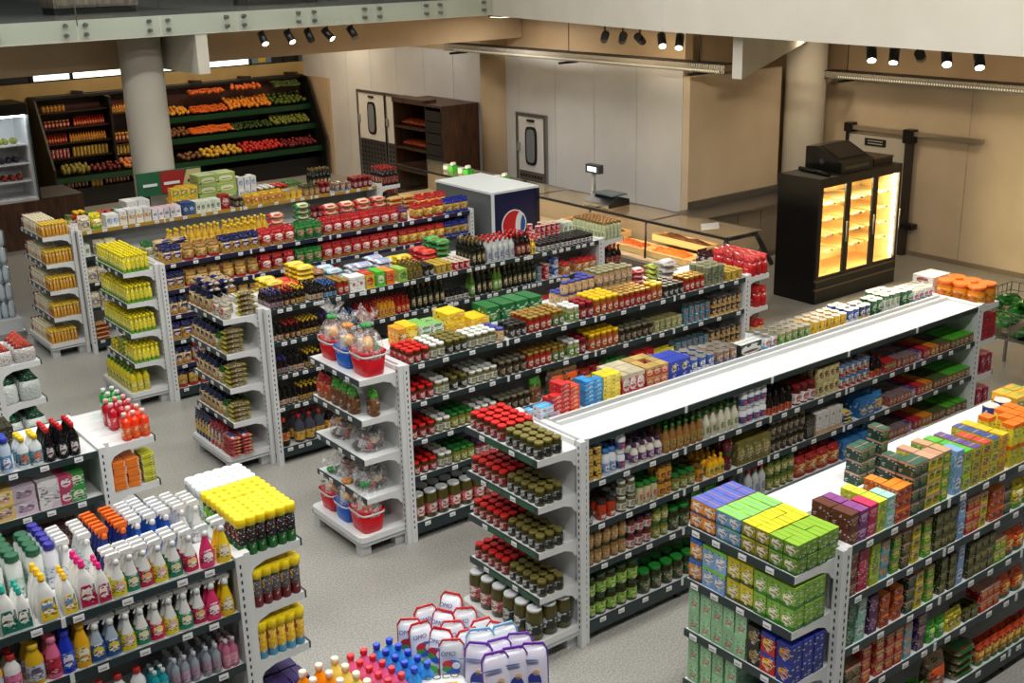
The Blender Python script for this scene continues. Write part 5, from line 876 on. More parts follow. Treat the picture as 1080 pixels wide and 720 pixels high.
pillow('pgreen', 'green_pasta_bag', 'green pasta bag lying flat', .22, .16, .07, (34, 120, 44), (200, 210, 170)); pillow('pred', 'red_pasta_bag', 'red pasta bag lying flat', .22, .16, .07, (190, 36, 34), (230, 200, 170), blot=(206, 130, 70)); pillow('pgold', 'gold_pasta_bag', 'clear gold pasta bag lying flat', .2, .15, .06, (196, 160, 90), None, (190, 40, 40)); pillow('pnavy', 'navy_pasta_bag', 'navy-tipped pasta bag lying flat', .2, .15, .06, (176, 150, 110), None, (24, 30, 90), blot=(24, 30, 90)); pillow('polive', 'olive_tube_pack', 'olive-yellow wrapped pack lying flat', .13, .2, .05, (150, 130, 70), None, (190, 180, 40), blot=(120, 100, 56)); pillow('pink', 'pink_sugar_bag', 'pink sugar bag lying flat', .18, .16, .05, (206, 44, 60), (236, 190, 190)); pillow('pgrey', 'white_rice_bag', 'pale rice bag lying flat', .22, .2, .07, (186, 182, 174), (206, 204, 200)); pillow('pyel', 'yellow_napkin_pack', 'yellow packet lying flat', .2, .18, .05, (240, 206, 30), (246, 220, 80)); pillow('pwhite', 'white_napkin_pack', 'white and blue napkin pack lying flat', .2, .18, .05, (220, 224, 232), (150, 170, 210)); pillow('pblue', 'light_blue_napkin_pack', 'light-blue napkin pack lying flat', .2, .18, .05, (150, 200, 226), (200, 226, 236)); pillow('predp', 'red_napkin_pack', 'red packet lying flat', .2, .18, .05, (206, 34, 34), (230, 90, 70)); pillow('pgrn2', 'green_napkin_pack', 'green packet lying flat', .2, .18, .06, (26, 130, 56), (90, 170, 90)); pillow('pbrown', 'brown_sugar_pack', 'brown sugar pack lying flat', .16, .14, .06, (150, 104, 60), None); pillow('pspag', 'spaghetti_pack_flat', 'red-striped spaghetti pack lying flat', .26, .12, .035, (200, 150, 110), (60, 70, 120), (180, 44, 44), blot=(186, 60, 56)); pillow('pveg', 'green_crisp_bag', 'green crisp bag lying in the wire basket', .3, .24, .12, (34, 116, 36), None, blot=(84, 160, 56)); pillow('pseed', 'green_seed_sack', 'green and tan seed sack lying flat', .24, .16, .06, (110, 100, 60), (20, 110, 40)); pillow('psticks', 'stick_pack', 'yellow and green small pack lying flat', .1, .16, .05, (190, 196, 70), (110, 160, 50)); pillow('pblupk', 'blue_cereal_pack', 'blue pack lying flat', .16, .16, .035, (40, 120, 180), (220, 190, 60))
# yellow mesh etc.
# ---------------------------------------------------------------- placing
LW = {0: 'top', 1: 'second', 2: 'third', 3: 'fourth', 4: 'bottom', 5: 'bottom'}
ORD = ['first', 'second', 'third', 'fourth', 'fifth', 'sixth', 'seventh', 'eighth', 'ninth', 'tenth', 'eleventh', 'twelfth']
ORD += ['%dth' % k if k % 10 not in (1, 2, 3) or k in (13,) else '%d%s' % (k, {1: 'st', 2: 'nd', 3: 'rd'}[k % 10]) for k in range(13, 90)]
used = {}; SEEN = {}
def mesh_of(p, det):
    c = p['cache']
    if det not in c:
        if det: c[det] = [(n, mb.mesh(n or p['name'])) for n, mb in p['parts']]
        else:
            m = MB()
            for n, mb in p['parts']:
                o = len(m.v); m.v += mb.v; ix = [m.mi(q) for q in mb.mats]
                m.f += [tuple(o + k for k in f) for f in mb.f]; m.m += [ix[k] for k in mb.m]; m.sm += mb.sm
            c[det] = [(None, m.mesh(p['name']))]
    return c[det]
COUNT = [0]
def put(key, loc, rz, label, group, det):
    p = PR[key]; ms = mesh_of(p, det); o = bpy.data.objects.new(p['name'], ms[0][1]); COL.objects.link(o)
    o.location = loc; o.rotation_euler[2] = rz; o['label'] = label; o['category'] = p['cat']; o['group'] = group; COUNT[0] += 1
    if len(label.split()) > 16: print('LONG', label)
    if label in SEEN: print('DUP', label)
    SEEN[label] = 1
    for n, me in ms[1:]:
        c = bpy.data.objects.new(n, me); COL.objects.link(c); c.parent = o
    return o
def short(d):
    w = [q for q in d.split() if q not in ('a', 'an', 'the')]
    return ' '.join(w)
def say(key, col, n, frm, k, rows, s, stack, shelf):
    """which one: its look, its place in the block, its shelf"""
    t = short(PR[key]['desc'])
    t += ', ' + ORD[col] + ' from ' + frm
    r = ['front', 'second', 'third', 'fourth', 'fifth', 'sixth', 'seventh', 'eighth', 'ninth'][k]
    if stack > 1: r += '-' + (['lower', 'upper'][s] if stack == 2 else 'tier-%s' % ORD[s])
    return t + ', ' + r + ' row, ' + shelf
def row(g, li, yo, blocks, shelf=None, z=None):
    """blocks along a gondola: (x0, x1, kind, rows back, stack)"""
    x0g, x1g, yn, nm = GON[g]; lv = LV2 if g == 'G2' else LV; zz = lv[li] if z is None else z
    lw = LW[li if li < len(lv) - 1 else 4]
    if g == 'G2' and li == 4: lw = 'fifth'
    shelf = shelf or '%s%s %s shelf' % (lw, '-rear' if yo > .4 else '-middle' if yo > .2 else '', nm)
    for (a, b, key, rows, stack) in blocks:
        p = PR[key]; w, d, h = p['w'] * 1.025, p['d'] * 1.03, p['h']; n = max(1, int((b - a) / w + .35)); stp = (b - a) / n if (b - a) / n < w * 1.25 else w
        dk = (short(p['desc']), shelf); c0 = used.get(dk, 0); used[dk] = c0 + n
        for k in range(rows):
            for i in range(n):
                st_ = stack if (k < 1 or stack < 2) else stack - (1 if random.random() < .25 else 0)
                for s in range(st_):
                    x = a + (i + .5) * stp + random.uniform(-.004, .004); y = yn + .02 + yo + d * (k + .5) + random.uniform(-.003, .003)
                    det = math.dist((x, y, zz), CAM) < 10.3 and k < 3
                    put(key, (x, y, zz + s * (h * 1.003) + .0005), random.uniform(-.05, .05), say(key, c0 + i, n, 'left', k, rows, s, stack, shelf), '%ss, %s' % dk, det)
def endrow(e, li, blocks, shelf=None, z=None):
    """blocks on an end display: (y0, y1, kind, rows back, stack); first row at the outer edge"""
    x, y0, y1, dr, nm = GE[e]; zz = EL[li] if z is None else z; out = (.39 if li < 4 else .47)
    shelf = shelf or '%s %s-end shelf' % (LW[li], nm.replace(' ', '-'))
    for blk in blocks:
        a, b, key, rows, stack = blk[:5]; off = blk[5] if len(blk) > 5 else 0.0
        p = PR[key]; w, d, h = p['w'] * 1.025, p['d'] * 1.03, p['h']; n = max(1, int((b - a) / w + .35)); stp = (b - a) / n if (b - a) / n < w * 1.25 else w
        dk = (short(p['desc']), shelf); c0 = used.get(dk, 0); used[dk] = c0 + n
        for k in range(rows):
            for i in range(n):
                for s in range(stack):
                    X = x + dr * (out - off - d * (k + .5)) + random.uniform(-.003, .003); y = y0 + a + (i + .5) * stp + random.uniform(-.003, .003)
                    det = math.dist((X, y, zz), CAM) < 10.3
                    put(key, (X, y, zz + s * h * 1.003 + .0005), (-PI / 2 if dr < 0 else PI / 2) + random.uniform(-.05, .05), say(key, c0 + (n - 1 - i if dr < 0 else i), n, 'left' if dr < 0 else 'near-side', k, rows, s, stack, shelf), '%ss, %s' % dk, det)
# ---------------------------------------------------------------- goods along the gondolas
row('G4', 0, 0.00, [(5.085, 5.318, 'redjar', 4, 1), (5.328, 5.488, 'whitejar', 4, 1), (5.498, 5.722, 'olivejar', 4, 1), (5.732, 6.037, 'whitejar', 3, 1), (6.047, 6.176, 'bluelid', 3, 1), (6.187, 6.384, 'blacklid', 3, 1), (6.395, 6.688, 'goldred', 4, 1), (6.692, 6.884, 'goldgreen', 4, 1), (6.888, 7.025, 'whitegreen', 3, 1), (7.029, 7.205, 'redtall', 3, 1), (7.209, 7.523, 'yellowtall', 4, 1), (7.527, 7.955, 'goldred', 4, 1), (7.959, 8.112, 'yellowtall', 2, 1), (8.116, 8.420, 'blacklid', 4, 1), (8.424, 8.723, 'goldred', 3, 1), (8.727, 9.021, 'graytall', 3, 1), (9.035, 9.298, 'goldcan', 4, 1)])
row('G4', 0, 0.45, [(5.296, 5.397, 'orgpk', 3, 1), (5.401, 5.441, 'yelpk', 4, 1), (5.509, 5.768, 'grnwh', 5, 3), (5.810, 6.111, 'yelct', 1, 2), (6.132, 6.253, 'yelct', 1, 1), (6.264, 6.929, 'grnpk', 1, 1), (7.193, 7.615, 'bluelid', 3, 2), (7.641, 8.135, 'tancan', 3, 2), (8.139, 8.391, 'pink', 1, 4), (8.404, 8.542, 'psticks', 1, 4), (8.570, 8.879, 'pgrey', 1, 3), (9.227, 9.300, 'chipsd', 2, 1)])
row('G4', 1, 0.00, [(5.080, 5.360, 'redjar', 4, 1), (5.370, 5.511, 'whitejar', 4, 1), (5.521, 5.717, 'olivejar', 4, 1), (5.728, 6.046, 'whitejar', 4, 1), (6.057, 6.376, 'darkjar', 3, 1), (6.387, 6.682, 'goldred', 3, 1), (6.686, 6.880, 'goldgreen', 3, 1), (6.884, 7.023, 'whitegreen', 3, 1), (7.027, 7.143, 'redtall', 3, 1), (7.147, 7.525, 'yellowtall', 3, 1), (7.529, 8.001, 'darkjar', 3, 1), (8.005, 8.403, 'grnlabcan', 3, 1), (8.417, 8.822, 'bluepink', 2, 2), (8.836, 9.287, 'coffeecan', 2, 2)])
row('G4', 2, 0.00, [(5.080, 5.351, 'redjar', 4, 1), (5.361, 5.504, 'whitejar', 4, 1), (5.515, 5.755, 'greenlid', 4, 1), (5.765, 6.034, 'whitejar', 3, 1), (6.045, 6.412, 'darkjar', 2, 1), (6.423, 6.641, 'grain', 1, 1), (6.653, 6.996, 'sackbig', 1, 1), (7.020, 7.364, 'noodle', 2, 1), (7.376, 7.719, 'greenbag', 2, 1), (7.732, 8.007, 'redpk', 1, 1), (8.021, 8.304, 'yelpack', 2, 1), (8.318, 8.807, 'bluepink', 2, 2), (8.822, 9.300, 'coffeecan', 2, 2)])
row('G4', 3, 0.00, [(5.080, 5.354, 'redjar', 4, 1), (5.364, 5.509, 'whitejar', 4, 1), (5.519, 5.762, 'greenlid', 4, 1), (5.773, 6.011, 'jamjar', 3, 1), (6.404, 7.364, 'darkjar', 2, 1)])
row('G4', 4, 0.00, [(5.080, 6.393, 'bigjar', 2, 1)])
row('G5', 0, 0.46, [(5.180, 5.220, 'bBp', 2, 2), (5.224, 5.259, 'bPp', 2, 1), (5.268, 5.333, 'bRs', 2, 5), (5.343, 5.408, 'bRs', 2, 7), (5.418, 5.570, 'bOs', 2, 6), (5.579, 5.744, 'bBs', 2, 6), (5.754, 5.933, 'bYs', 2, 6), (5.953, 6.188, 'bWr', 3, 1), (6.209, 6.452, 'bSm', 3, 2), (6.462, 6.701, 'bBk2', 2, 1), (6.712, 7.016, 'bluewhite', 3, 1), (7.027, 7.283, 'browncan', 3, 1), (7.295, 7.583, 'bBw', 1, 1), (7.619, 7.805, 'whitered2', 3, 1), (7.818, 8.254, 'greencan', 3, 1), (8.280, 8.766, 'yelcan', 3, 1), (8.780, 8.934, 'bluewhite', 3, 1), (8.949, 9.105, 'navyyellow', 2, 1), (9.120, 9.294, 'dkgreen', 2, 1), (9.309, 9.576, 'whitegrn', 3, 1), (9.591, 9.759, 'dkgreen', 2, 1), (9.774, 10.110, 'whitered2', 3, 1)])
row('G5', 1, 0.00, [(5.180, 5.342, 'yelblack', 2, 3), (5.351, 5.483, 'mayo', 3, 1), (5.493, 5.627, 'whiteblue', 3, 2), (5.637, 5.953, 'garlic', 3, 1), (5.963, 6.398, 'dressing', 3, 1), (6.409, 6.814, 'dressingw', 3, 1), (6.825, 7.145, 'whiteblue', 3, 2), (7.157, 7.466, 'bbq', 3, 1), (7.491, 7.774, 'whitered', 2, 1), (7.787, 8.081, 'beigecan', 3, 2), (8.094, 8.506, 'bluecream', 3, 2), (8.520, 8.698, 'bbq', 2, 1), (8.712, 8.881, 'srd', 2, 1), (8.909, 9.198, 'sg', 2, 1), (9.212, 9.286, 'sv', 2, 1), (9.301, 9.405, 'sr', 2, 1), (9.420, 9.541, 'so', 2, 1), (9.556, 9.725, 'sd', 2, 1), (9.740, 10.110, 'sl', 2, 1)])
row('G5', 2, 0.00, [(5.180, 5.286, 'blacklid', 3, 1), (5.295, 5.495, 'orangejar', 3, 1), (5.504, 5.689, 'whitejar', 3, 2), (5.699, 5.910, 'asparagus', 3, 1), (5.920, 6.063, 'yellab', 2, 2), (6.073, 6.326, 'greenlid', 3, 1), (6.337, 6.455, 'yellab', 3, 1), (6.466, 6.653, 'mustard', 4, 1), (6.664, 6.787, 'cherry', 3, 2), (6.798, 7.192, 'olpk', 2, 1), (7.204, 7.641, 'darkjar', 2, 2), (7.666, 7.767, 'dkbox2', 1, 1), (7.780, 8.141, 'pasbx', 1, 1), (8.155, 8.368, 'pblupk', 1, 3), (8.395, 8.601, 'blubx', 2, 1), (8.615, 8.797, 'bluebag', 2, 1), (8.825, 9.158, 'sg', 2, 1), (9.172, 9.246, 'sv', 2, 1), (9.261, 9.366, 'sr', 2, 1), (9.381, 9.502, 'so', 2, 1), (9.517, 9.733, 'sd', 2, 1), (9.748, 10.110, 'sl', 2, 1)])
row('G5', 3, 0.00, [(5.180, 5.594, 'brownjar', 3, 2), (5.604, 5.855, 'jamjar', 3, 2), (5.865, 6.041, 'greenlid', 2, 2), (6.051, 6.284, 'greendark', 2, 1), (6.295, 6.624, 'grain', 1, 1), (6.668, 6.908, 'darkjar', 2, 1), (6.931, 7.178, 'clear', 3, 1), (7.190, 7.544, 'greenlid', 2, 2), (7.556, 8.162, 'noodle', 2, 1), (8.175, 8.432, 'blubx', 2, 1), (8.446, 8.640, 'blubx', 2, 1), (8.654, 8.824, 'bluebag', 2, 1), (8.839, 9.144, 'sg', 2, 1), (9.159, 9.233, 'sv', 2, 1), (9.248, 9.369, 'sr', 2, 1), (9.384, 9.536, 'so', 2, 1), (9.552, 9.754, 'sd', 2, 1), (9.770, 10.110, 'sl', 2, 1)])
row('G5', 4, 0.00, [(5.180, 5.720, 'greenbig', 2, 2), (5.750, 6.475, 'greendark', 2, 1), (6.531, 7.111, 'greendark', 1, 1), (7.135, 7.731, 'brownjar', 2, 2), (7.757, 8.398, 'noodle', 1, 1), (8.425, 8.749, 'bBk2', 1, 1)])
row('G6', 0, 0.00, [(5.285, 5.356, 'bBr', 2, 2), (5.365, 5.445, 'bPu', 2, 2), (5.454, 5.536, 'bMa', 2, 2), (5.545, 5.619, 'bLi', 2, 2), (5.629, 5.713, 'bAq', 2, 2), (5.722, 5.866, 'bOr', 2, 3), (5.875, 6.022, 'bDg', 2, 4), (6.032, 6.172, 'bYe', 2, 4), (6.182, 6.305, 'bGr', 2, 4), (6.316, 6.409, 'bBl', 1, 2), (6.420, 6.505, 'bGf', 3, 3), (6.515, 6.612, 'bPf', 3, 3), (6.623, 6.721, 'bRf', 3, 3), (6.732, 6.821, 'bBf', 3, 3), (6.832, 6.957, 'bYl', 3, 3), (6.968, 7.343, 'bOY', 3, 2), (7.356, 7.651, 'orangebag', 2, 1)])
row('G6', 0, 0.46, [(5.987, 6.186, 'bDg', 1, 3), (6.196, 6.319, 'bDg', 1, 4)])
row('G6', 0, 0.45, [(7.490, 7.788, 'navytin', 1, 1), (7.813, 8.071, 'orgr', 2, 1)])
row('G6', 1, 0.00, [(5.303, 5.375, 'bBr', 1, 3), (5.384, 5.493, 'bMt', 1, 1), (5.502, 5.595, 'bLt', 1, 1), (5.605, 5.708, 'bTe', 1, 3), (5.718, 5.814, 'bGr', 1, 3), (5.824, 5.922, 'bBk', 1, 3), (5.931, 6.041, 'bYe', 1, 3), (6.051, 6.162, 'bGr', 1, 3), (6.173, 6.402, 'bOv', 1, 3), (6.413, 6.509, 'bBl', 1, 2), (6.520, 6.661, 'bRd', 1, 3), (6.672, 6.795, 'bYe', 1, 3), (6.806, 6.954, 'bOr', 1, 3), (6.965, 7.070, 'bDg', 1, 2), (7.081, 7.356, 'yelpouch', 1, 1)])
row('G6', 2, 0.00, [(5.320, 5.402, 'bDt', 1, 2), (5.412, 5.532, 'bMi', 1, 2), (5.542, 5.646, 'bPt', 1, 2), (5.655, 5.781, 'bOr', 1, 3), (5.791, 5.899, 'bOr', 1, 3), (5.909, 5.999, 'bDg', 1, 3), (6.009, 6.121, 'bYe', 1, 3), (6.131, 6.256, 'bGr', 1, 3), (6.266, 6.458, 'bOv', 1, 3), (6.469, 6.578, 'bBl', 1, 2), (6.589, 6.904, 'bOv', 1, 3), (6.915, 7.043, 'bGr', 1, 2), (7.055, 7.307, 'orangebag', 1, 1)])
row('G6', 3, 0.00, [(5.336, 5.494, 'bBk', 1, 2), (5.504, 5.628, 'bRd', 1, 3), (5.637, 5.725, 'bSm', 1, 3), (5.735, 5.923, 'bRd', 1, 3), (5.933, 6.066, 'bTe', 1, 3), (6.076, 6.190, 'bVi', 1, 3), (6.201, 6.403, 'sugarpk', 1, 1), (6.425, 6.601, 'yelpack', 1, 1), (6.623, 6.781, 'bOv', 1, 1), (6.804, 7.037, 'bRd', 1, 2), (7.060, 7.376, 'orangebag', 1, 1)])
row('G6', 4, 0.00, [(5.391, 5.631, 'greendark', 1, 1), (5.650, 5.829, 'bLi', 1, 2), (5.849, 6.244, 'sugarpk', 2, 1), (6.276, 6.539, 'sackbig', 1, 1), (6.562, 6.836, 'pseed', 1, 4), (6.859, 7.596, 'bird', 2, 1)])
row('G3', 0, 0.00, [(4.960, 5.121, 'soyp', 5, 1), (5.125, 5.249, 'soy', 5, 1), (5.259, 5.399, 'soyy', 5, 1), (5.410, 5.563, 'soyk', 5, 1), (5.574, 5.729, 'soyb', 5, 1), (5.740, 5.875, 'goldred', 4, 1), (5.886, 6.058, 'cW', 1, 1), (6.069, 6.197, 'cR', 1, 1), (6.208, 6.314, 'cG', 1, 1), (6.326, 6.468, 'cO', 1, 1), (6.480, 6.589, 'cL', 1, 1), (6.601, 6.796, 'olivebt', 5, 1), (6.808, 6.945, 'blacklid', 4, 1), (6.957, 7.184, 'goldcan', 4, 1), (7.197, 7.429, 'redcan', 4, 1), (7.442, 7.639, 'wine', 5, 1), (7.652, 8.058, 'clear', 4, 1), (8.071, 8.279, 'cola', 4, 1), (8.293, 8.378, 'mustard', 3, 1), (8.392, 8.736, 'spicejar', 4, 1), (8.751, 9.241, 'spicejar', 5, 1)])
row('G3', 0, 0.45, [(5.191, 5.355, 'pyel', 2, 3), (5.366, 5.554, 'predp', 2, 2), (5.565, 5.688, 'pyel', 2, 5), (5.700, 5.859, 'pbrown', 2, 3), (5.871, 6.209, 'pblue', 2, 3), (6.221, 6.730, 'pwhite', 2, 3), (6.755, 7.083, 'pyel', 2, 3), (7.109, 7.289, 'predp', 2, 3), (7.303, 7.473, 'pgrn2', 2, 4), (8.726, 9.113, 'redcan', 3, 2), (9.143, 9.300, 'milkG', 2, 1)])
row('G3', 1, 0.00, [(4.960, 5.089, 'soyk', 4, 1), (5.100, 5.282, 'soy', 4, 1), (5.293, 5.501, 'soyy', 4, 1), (5.512, 5.746, 'soyp', 3, 1), (5.758, 5.952, 'soyb', 3, 1), (5.963, 6.208, 'hotred', 4, 1), (6.220, 6.422, 'hotyel', 4, 1), (6.434, 6.604, 'hotred', 4, 1), (6.616, 7.065, 'wine', 2, 1), (7.078, 7.388, 'spicejar', 3, 1), (7.401, 7.480, 'wineg', 2, 1), (7.493, 7.720, 'wine', 2, 1), (7.733, 7.855, 'wineg', 2, 1), (7.869, 8.356, 'wine', 2, 1), (8.370, 8.470, 'bluepink', 2, 2), (8.485, 8.600, 'redcan', 2, 2), (8.614, 8.746, 'bluewhite', 2, 2), (8.760, 8.938, 'redyel', 2, 1), (8.953, 9.300, 'redyel', 2, 1)])
row('G3', 2, 0.00, [(4.960, 5.110, 'soyp', 4, 1), (5.121, 5.295, 'soyk', 4, 1), (5.306, 5.494, 'soyy', 4, 1), (5.505, 5.719, 'soyk', 3, 1), (5.723, 6.184, 'wine', 2, 1), (6.196, 7.048, 'blacklid', 2, 1), (7.177, 8.263, 'darkjar', 2, 1), (8.277, 9.300, 'redyel', 1, 1)])
row('G3', 3, 0.00, [(4.960, 5.199, 'soyk', 3, 1), (5.210, 5.488, 'soyy', 3, 1), (5.499, 6.161, 'wine', 2, 1)])
row('G3', 4, 0.00, [(4.960, 5.126, 'juicejug', 2, 1), (5.137, 5.485, 'juicejugg', 2, 1), (5.496, 6.130, 'juicejug', 1, 1)])
row('G2', 0, 0.00, [(4.880, 5.111, 'pastab', 2, 1), (5.123, 5.595, 'pastar', 2, 1), (5.607, 6.099, 'pastab', 2, 1), (6.112, 6.586, 'redbag', 2, 1), (6.599, 6.956, 'greenbag', 2, 1), (6.969, 8.077, 'redbag', 2, 1), (8.091, 8.298, 'purbag', 2, 1), (8.313, 8.812, 'yelbag', 2, 1), (8.828, 9.190, 'navybag', 2, 1)])
row('G2', 0, 0.22, [(4.880, 5.287, 'pnavy', 1, 4), (5.770, 6.208, 'oil', 2, 1)])
row('G2', 0, 0.46, [(4.880, 4.917, 'oats', 2, 1), (5.151, 5.831, 'oil', 2, 1), (5.856, 6.458, 'oil', 2, 1), (6.471, 6.816, 'pred', 1, 4), (6.843, 7.212, 'pgreen', 1, 5), (7.226, 8.205, 'pred', 1, 4), (8.235, 8.660, 'pgold', 1, 4), (8.676, 9.163, 'yelbag', 2, 1)])
row('G2', 1, 0.00, [(4.880, 5.110, 'pastab', 2, 1), (5.122, 5.574, 'pastar', 2, 1), (5.586, 6.069, 'pastar', 2, 1), (6.081, 6.558, 'redbag', 2, 1), (6.571, 6.930, 'greenbag', 2, 1), (6.944, 8.057, 'redbag', 2, 1), (8.072, 8.797, 'yelbag', 2, 1), (8.812, 9.190, 'navybag', 2, 1)])
row('G2', 2, 0.00, [(4.880, 5.122, 'flour', 2, 1), (5.134, 5.603, 'pastar', 2, 1), (5.615, 6.360, 'pastar', 1, 1), (6.373, 7.166, 'redbag', 1, 1)])
row('G2', 3, 0.00, [(4.880, 5.266, 'pastab', 2, 1)])
row('G2', 4, 0.00, [(4.880, 5.088, 'flour', 2, 1), (5.100, 5.353, 'spagr', 2, 1)])
row('G2', 5, 0.00, [(4.880, 5.445, 'flouryr', 2, 1)])
row('G1', 0, 0.00, [(4.760, 4.898, 'mayobag', 2, 1), (4.911, 5.086, 'yelpouch', 2, 1), (5.099, 5.264, 'milkW', 2, 1), (5.277, 5.706, 'milkO', 2, 1), (5.719, 6.135, 'milkP', 2, 1), (6.149, 6.327, 'milkB', 2, 1), (6.341, 6.705, 'milkG', 2, 1), (6.719, 6.905, 'redpk', 2, 1), (6.919, 7.049, 'darkjar', 3, 1), (7.064, 7.328, 'yelsnack', 2, 1), (7.342, 7.687, 'yelsnack', 2, 1), (7.702, 7.993, 'yelcan', 3, 1), (8.009, 8.274, 'brownjar', 3, 1), (8.290, 8.496, 'redtall', 3, 1), (8.512, 8.820, 'browncan', 3, 1), (8.836, 9.166, 'redtall', 3, 1)])
row('G1', 0, 0.46, [(4.760, 4.800, 'greenlid', 2, 1), (4.804, 4.844, 'redjar', 2, 1), (4.848, 4.994, 'yellowtall', 2, 1), (5.007, 5.148, 'greenlid', 2, 1), (5.161, 5.355, 'redjar', 2, 1), (5.369, 5.540, 'greenlid', 2, 1), (5.553, 5.970, 'whbox', 1, 1), (6.191, 6.584, 'orgr', 2, 2), (6.613, 7.165, 'greenpack', 1, 3), (7.195, 7.495, 'milkW', 2, 2), (7.525, 7.801, 'whitejar', 4, 1), (7.817, 8.004, 'redjar', 4, 1), (8.019, 8.240, 'greenlid', 4, 1), (8.400, 8.725, 'wine', 3, 1)])
row('G1', 1, 0.00, [(4.764, 4.889, 'milkG', 2, 1), (4.902, 5.207, 'mayobag', 2, 1), (8.119, 8.469, 'redtall', 2, 1), (8.485, 9.125, 'browncan', 2, 1)])
row('G1', 2, 0.00, [(4.760, 5.033, 'mayobag', 2, 1), (5.046, 5.356, 'yelpouch', 2, 1)])
row('G1', 3, 0.00, [(4.760, 5.027, 'mayobag', 2, 1), (5.040, 5.313, 'yelpouch', 1, 1)])
row('G1', 4, 0.00, [(4.760, 5.059, 'pgold', 1, 4)])
row('G7', 0, 0.00, [(0.945, 1.132, 'gdark', 2, 1), (1.147, 1.228, 'jugt', 3, 1), (1.238, 1.302, 'jugts', 3, 1), (1.326, 1.456, 'jugy', 3, 1), (1.466, 1.548, 'jugys', 3, 1), (1.558, 1.656, 'jugp', 3, 1), (1.662, 1.725, 'jugps', 3, 1), (1.736, 1.810, 'spy', 3, 1), (1.816, 1.892, 'spg', 3, 1), (1.897, 1.974, 'spr', 3, 1), (1.980, 2.058, 'spy', 3, 1), (2.063, 2.148, 'spg', 3, 1), (2.154, 2.240, 'spr', 3, 1), (2.246, 2.339, 'sppk', 1, 1), (2.345, 2.440, 'spyl', 2, 1)])
row('G7', 0, 0.34, [(1.176, 1.378, 'tealcap', 5, 1), (1.399, 1.492, 'tealcap', 4, 1), (1.497, 1.566, 'navycap', 5, 1), (1.576, 1.684, 'spw', 5, 1), (1.695, 1.782, 'spw', 5, 1), (1.793, 1.904, 'spo', 6, 1), (1.910, 1.983, 'spo', 6, 1), (1.995, 2.075, 'spb', 6, 1), (2.081, 2.157, 'spb', 6, 1), (2.168, 2.239, 'spb', 5, 1), (2.263, 2.335, 'spw', 5, 1), (2.353, 2.420, 'spw', 4, 1)])
row('G7', 1, 0.00, [(0.937, 1.118, 'cleany', 2, 1), (1.123, 1.216, 'cleanwh', 2, 1), (1.226, 1.336, 'cleany', 2, 1), (1.346, 1.407, 'cleanpk', 2, 1), (1.418, 1.490, 'cleanbl', 2, 1), (1.500, 1.573, 'cleanyl', 2, 1), (1.584, 1.648, 'spc', 2, 1), (1.664, 1.739, 'spc', 2, 1), (1.750, 1.826, 'spy', 2, 1), (1.837, 1.910, 'spg', 2, 1), (1.921, 1.988, 'spr', 2, 1), (2.000, 2.074, 'spy', 2, 1), (2.085, 2.160, 'spg', 2, 1), (2.172, 2.254, 'spr', 2, 1), (2.260, 2.332, 'sppk', 2, 1), (2.338, 2.434, 'spyl', 3, 1)])
row('G7', 2, 0.00, [(1.537, 1.867, 'cleanwh', 1, 1), (1.878, 1.981, 'smallteal', 3, 1), (1.992, 2.180, 'smallspray', 4, 1), (2.192, 2.312, 'smallspray', 4, 1), (2.318, 2.410, 'smallpink', 4, 1)])
row('G7', 3, 0.00, [(2.178, 2.413, 'soapbx', 2, 1)])
row('G8', 0, 0.00, [(1.539, 1.737, 'gdark', 1, 1), (1.744, 1.851, 'bluecapw', 2, 1), (1.858, 2.026, 'whiteyel', 3, 1), (2.032, 2.292, 'blackred', 4, 1)])
row('G8', 0, 0.36, [(1.695, 1.824, 'tealcap', 3, 1), (1.837, 1.942, 'dkbox2', 2, 1)])
row('G8', 1, 0.00, [(1.672, 1.755, 'soapy', 2, 2), (1.761, 1.956, 'soapbx', 2, 2), (1.963, 2.102, 'soapw', 2, 1), (2.109, 2.177, 'soapm', 2, 2), (2.184, 2.265, 'soapg', 1, 2)])
row('G8', 2, 0.00, [(1.619, 1.761, 'dkbox2', 1, 1), (1.774, 2.204, 'dkbox', 1, 1)])
row('G8', 3, 0.00, [(1.763, 2.171, 'dkbox', 1, 1)])
# ---------------------------------------------------------------- goods on the end displays
for li in range(4):
    endrow('E5', li, [(.42, .84, 'redjar', 4, 1), (.0, .40, 'olivejar', 3 if li < 3 else 3, 1)])
endrow('E5', 4, [(.42, .84, 'bigjar', 3, 1), (.0, .41, 'bigjarb', 3, 1)])
endrow('E6', 0, [(.62, .82, 'teaO', 4, 2), (.42, .61, 'teaB', 4, 2), (.21, .41, 'teaY', 4, 2), (.0, .20, 'teaG', 4, 2)])
endrow('E6', 1, [(.72, .82, 'teaBt', 3, 2), (.52, .71, 'teaBb', 3, 2), (.31, .51, 'teaYt', 3, 2), (.0, .30, 'teaGt', 3, 2)])
endrow('E6', 2, [(.34, .82, 'teaM', 3, 2), (.24, .33, 'teaK', 3, 2), (.12, .23, 'teaR', 3, 2), (.0, .11, 'teaN', 3, 2)])
endrow('E6', 3, [(.4, .82, 'teaM', 3, 2), (.0, .38, 'teaN', 3, 1)])
endrow('E6', 4, [(.0, .82, 'teaM', 2, 2)])
for li in range(5):
    endrow('E1', li, [(.86, .90, 'squeezer', 6, 1), (.26, .84, 'squeezew', 6, 1), (.0, .25, 'squeeze', 8, 1)])
for li in range(4):
    endrow('E2', li, [(.0, .88, 'dish', 6, 1)] if li < 3 else [(.0, .34, 'dish', 6, 1), (.36, .6, 'psticks', 1, 4), (.62, .88, 'yelpack', 2, 1)])
endrow('E2', 4, [(.0, .85, 'soapoil', 3, 1)])
endrow('E3', 0, [(.34, .86, 'flour', 3, 1), (.18, .33, 'flourw', 2, 1), (.0, .15, 'polive', 1, 5, .18), (.0, .15, 'flourw', 1, 1)])
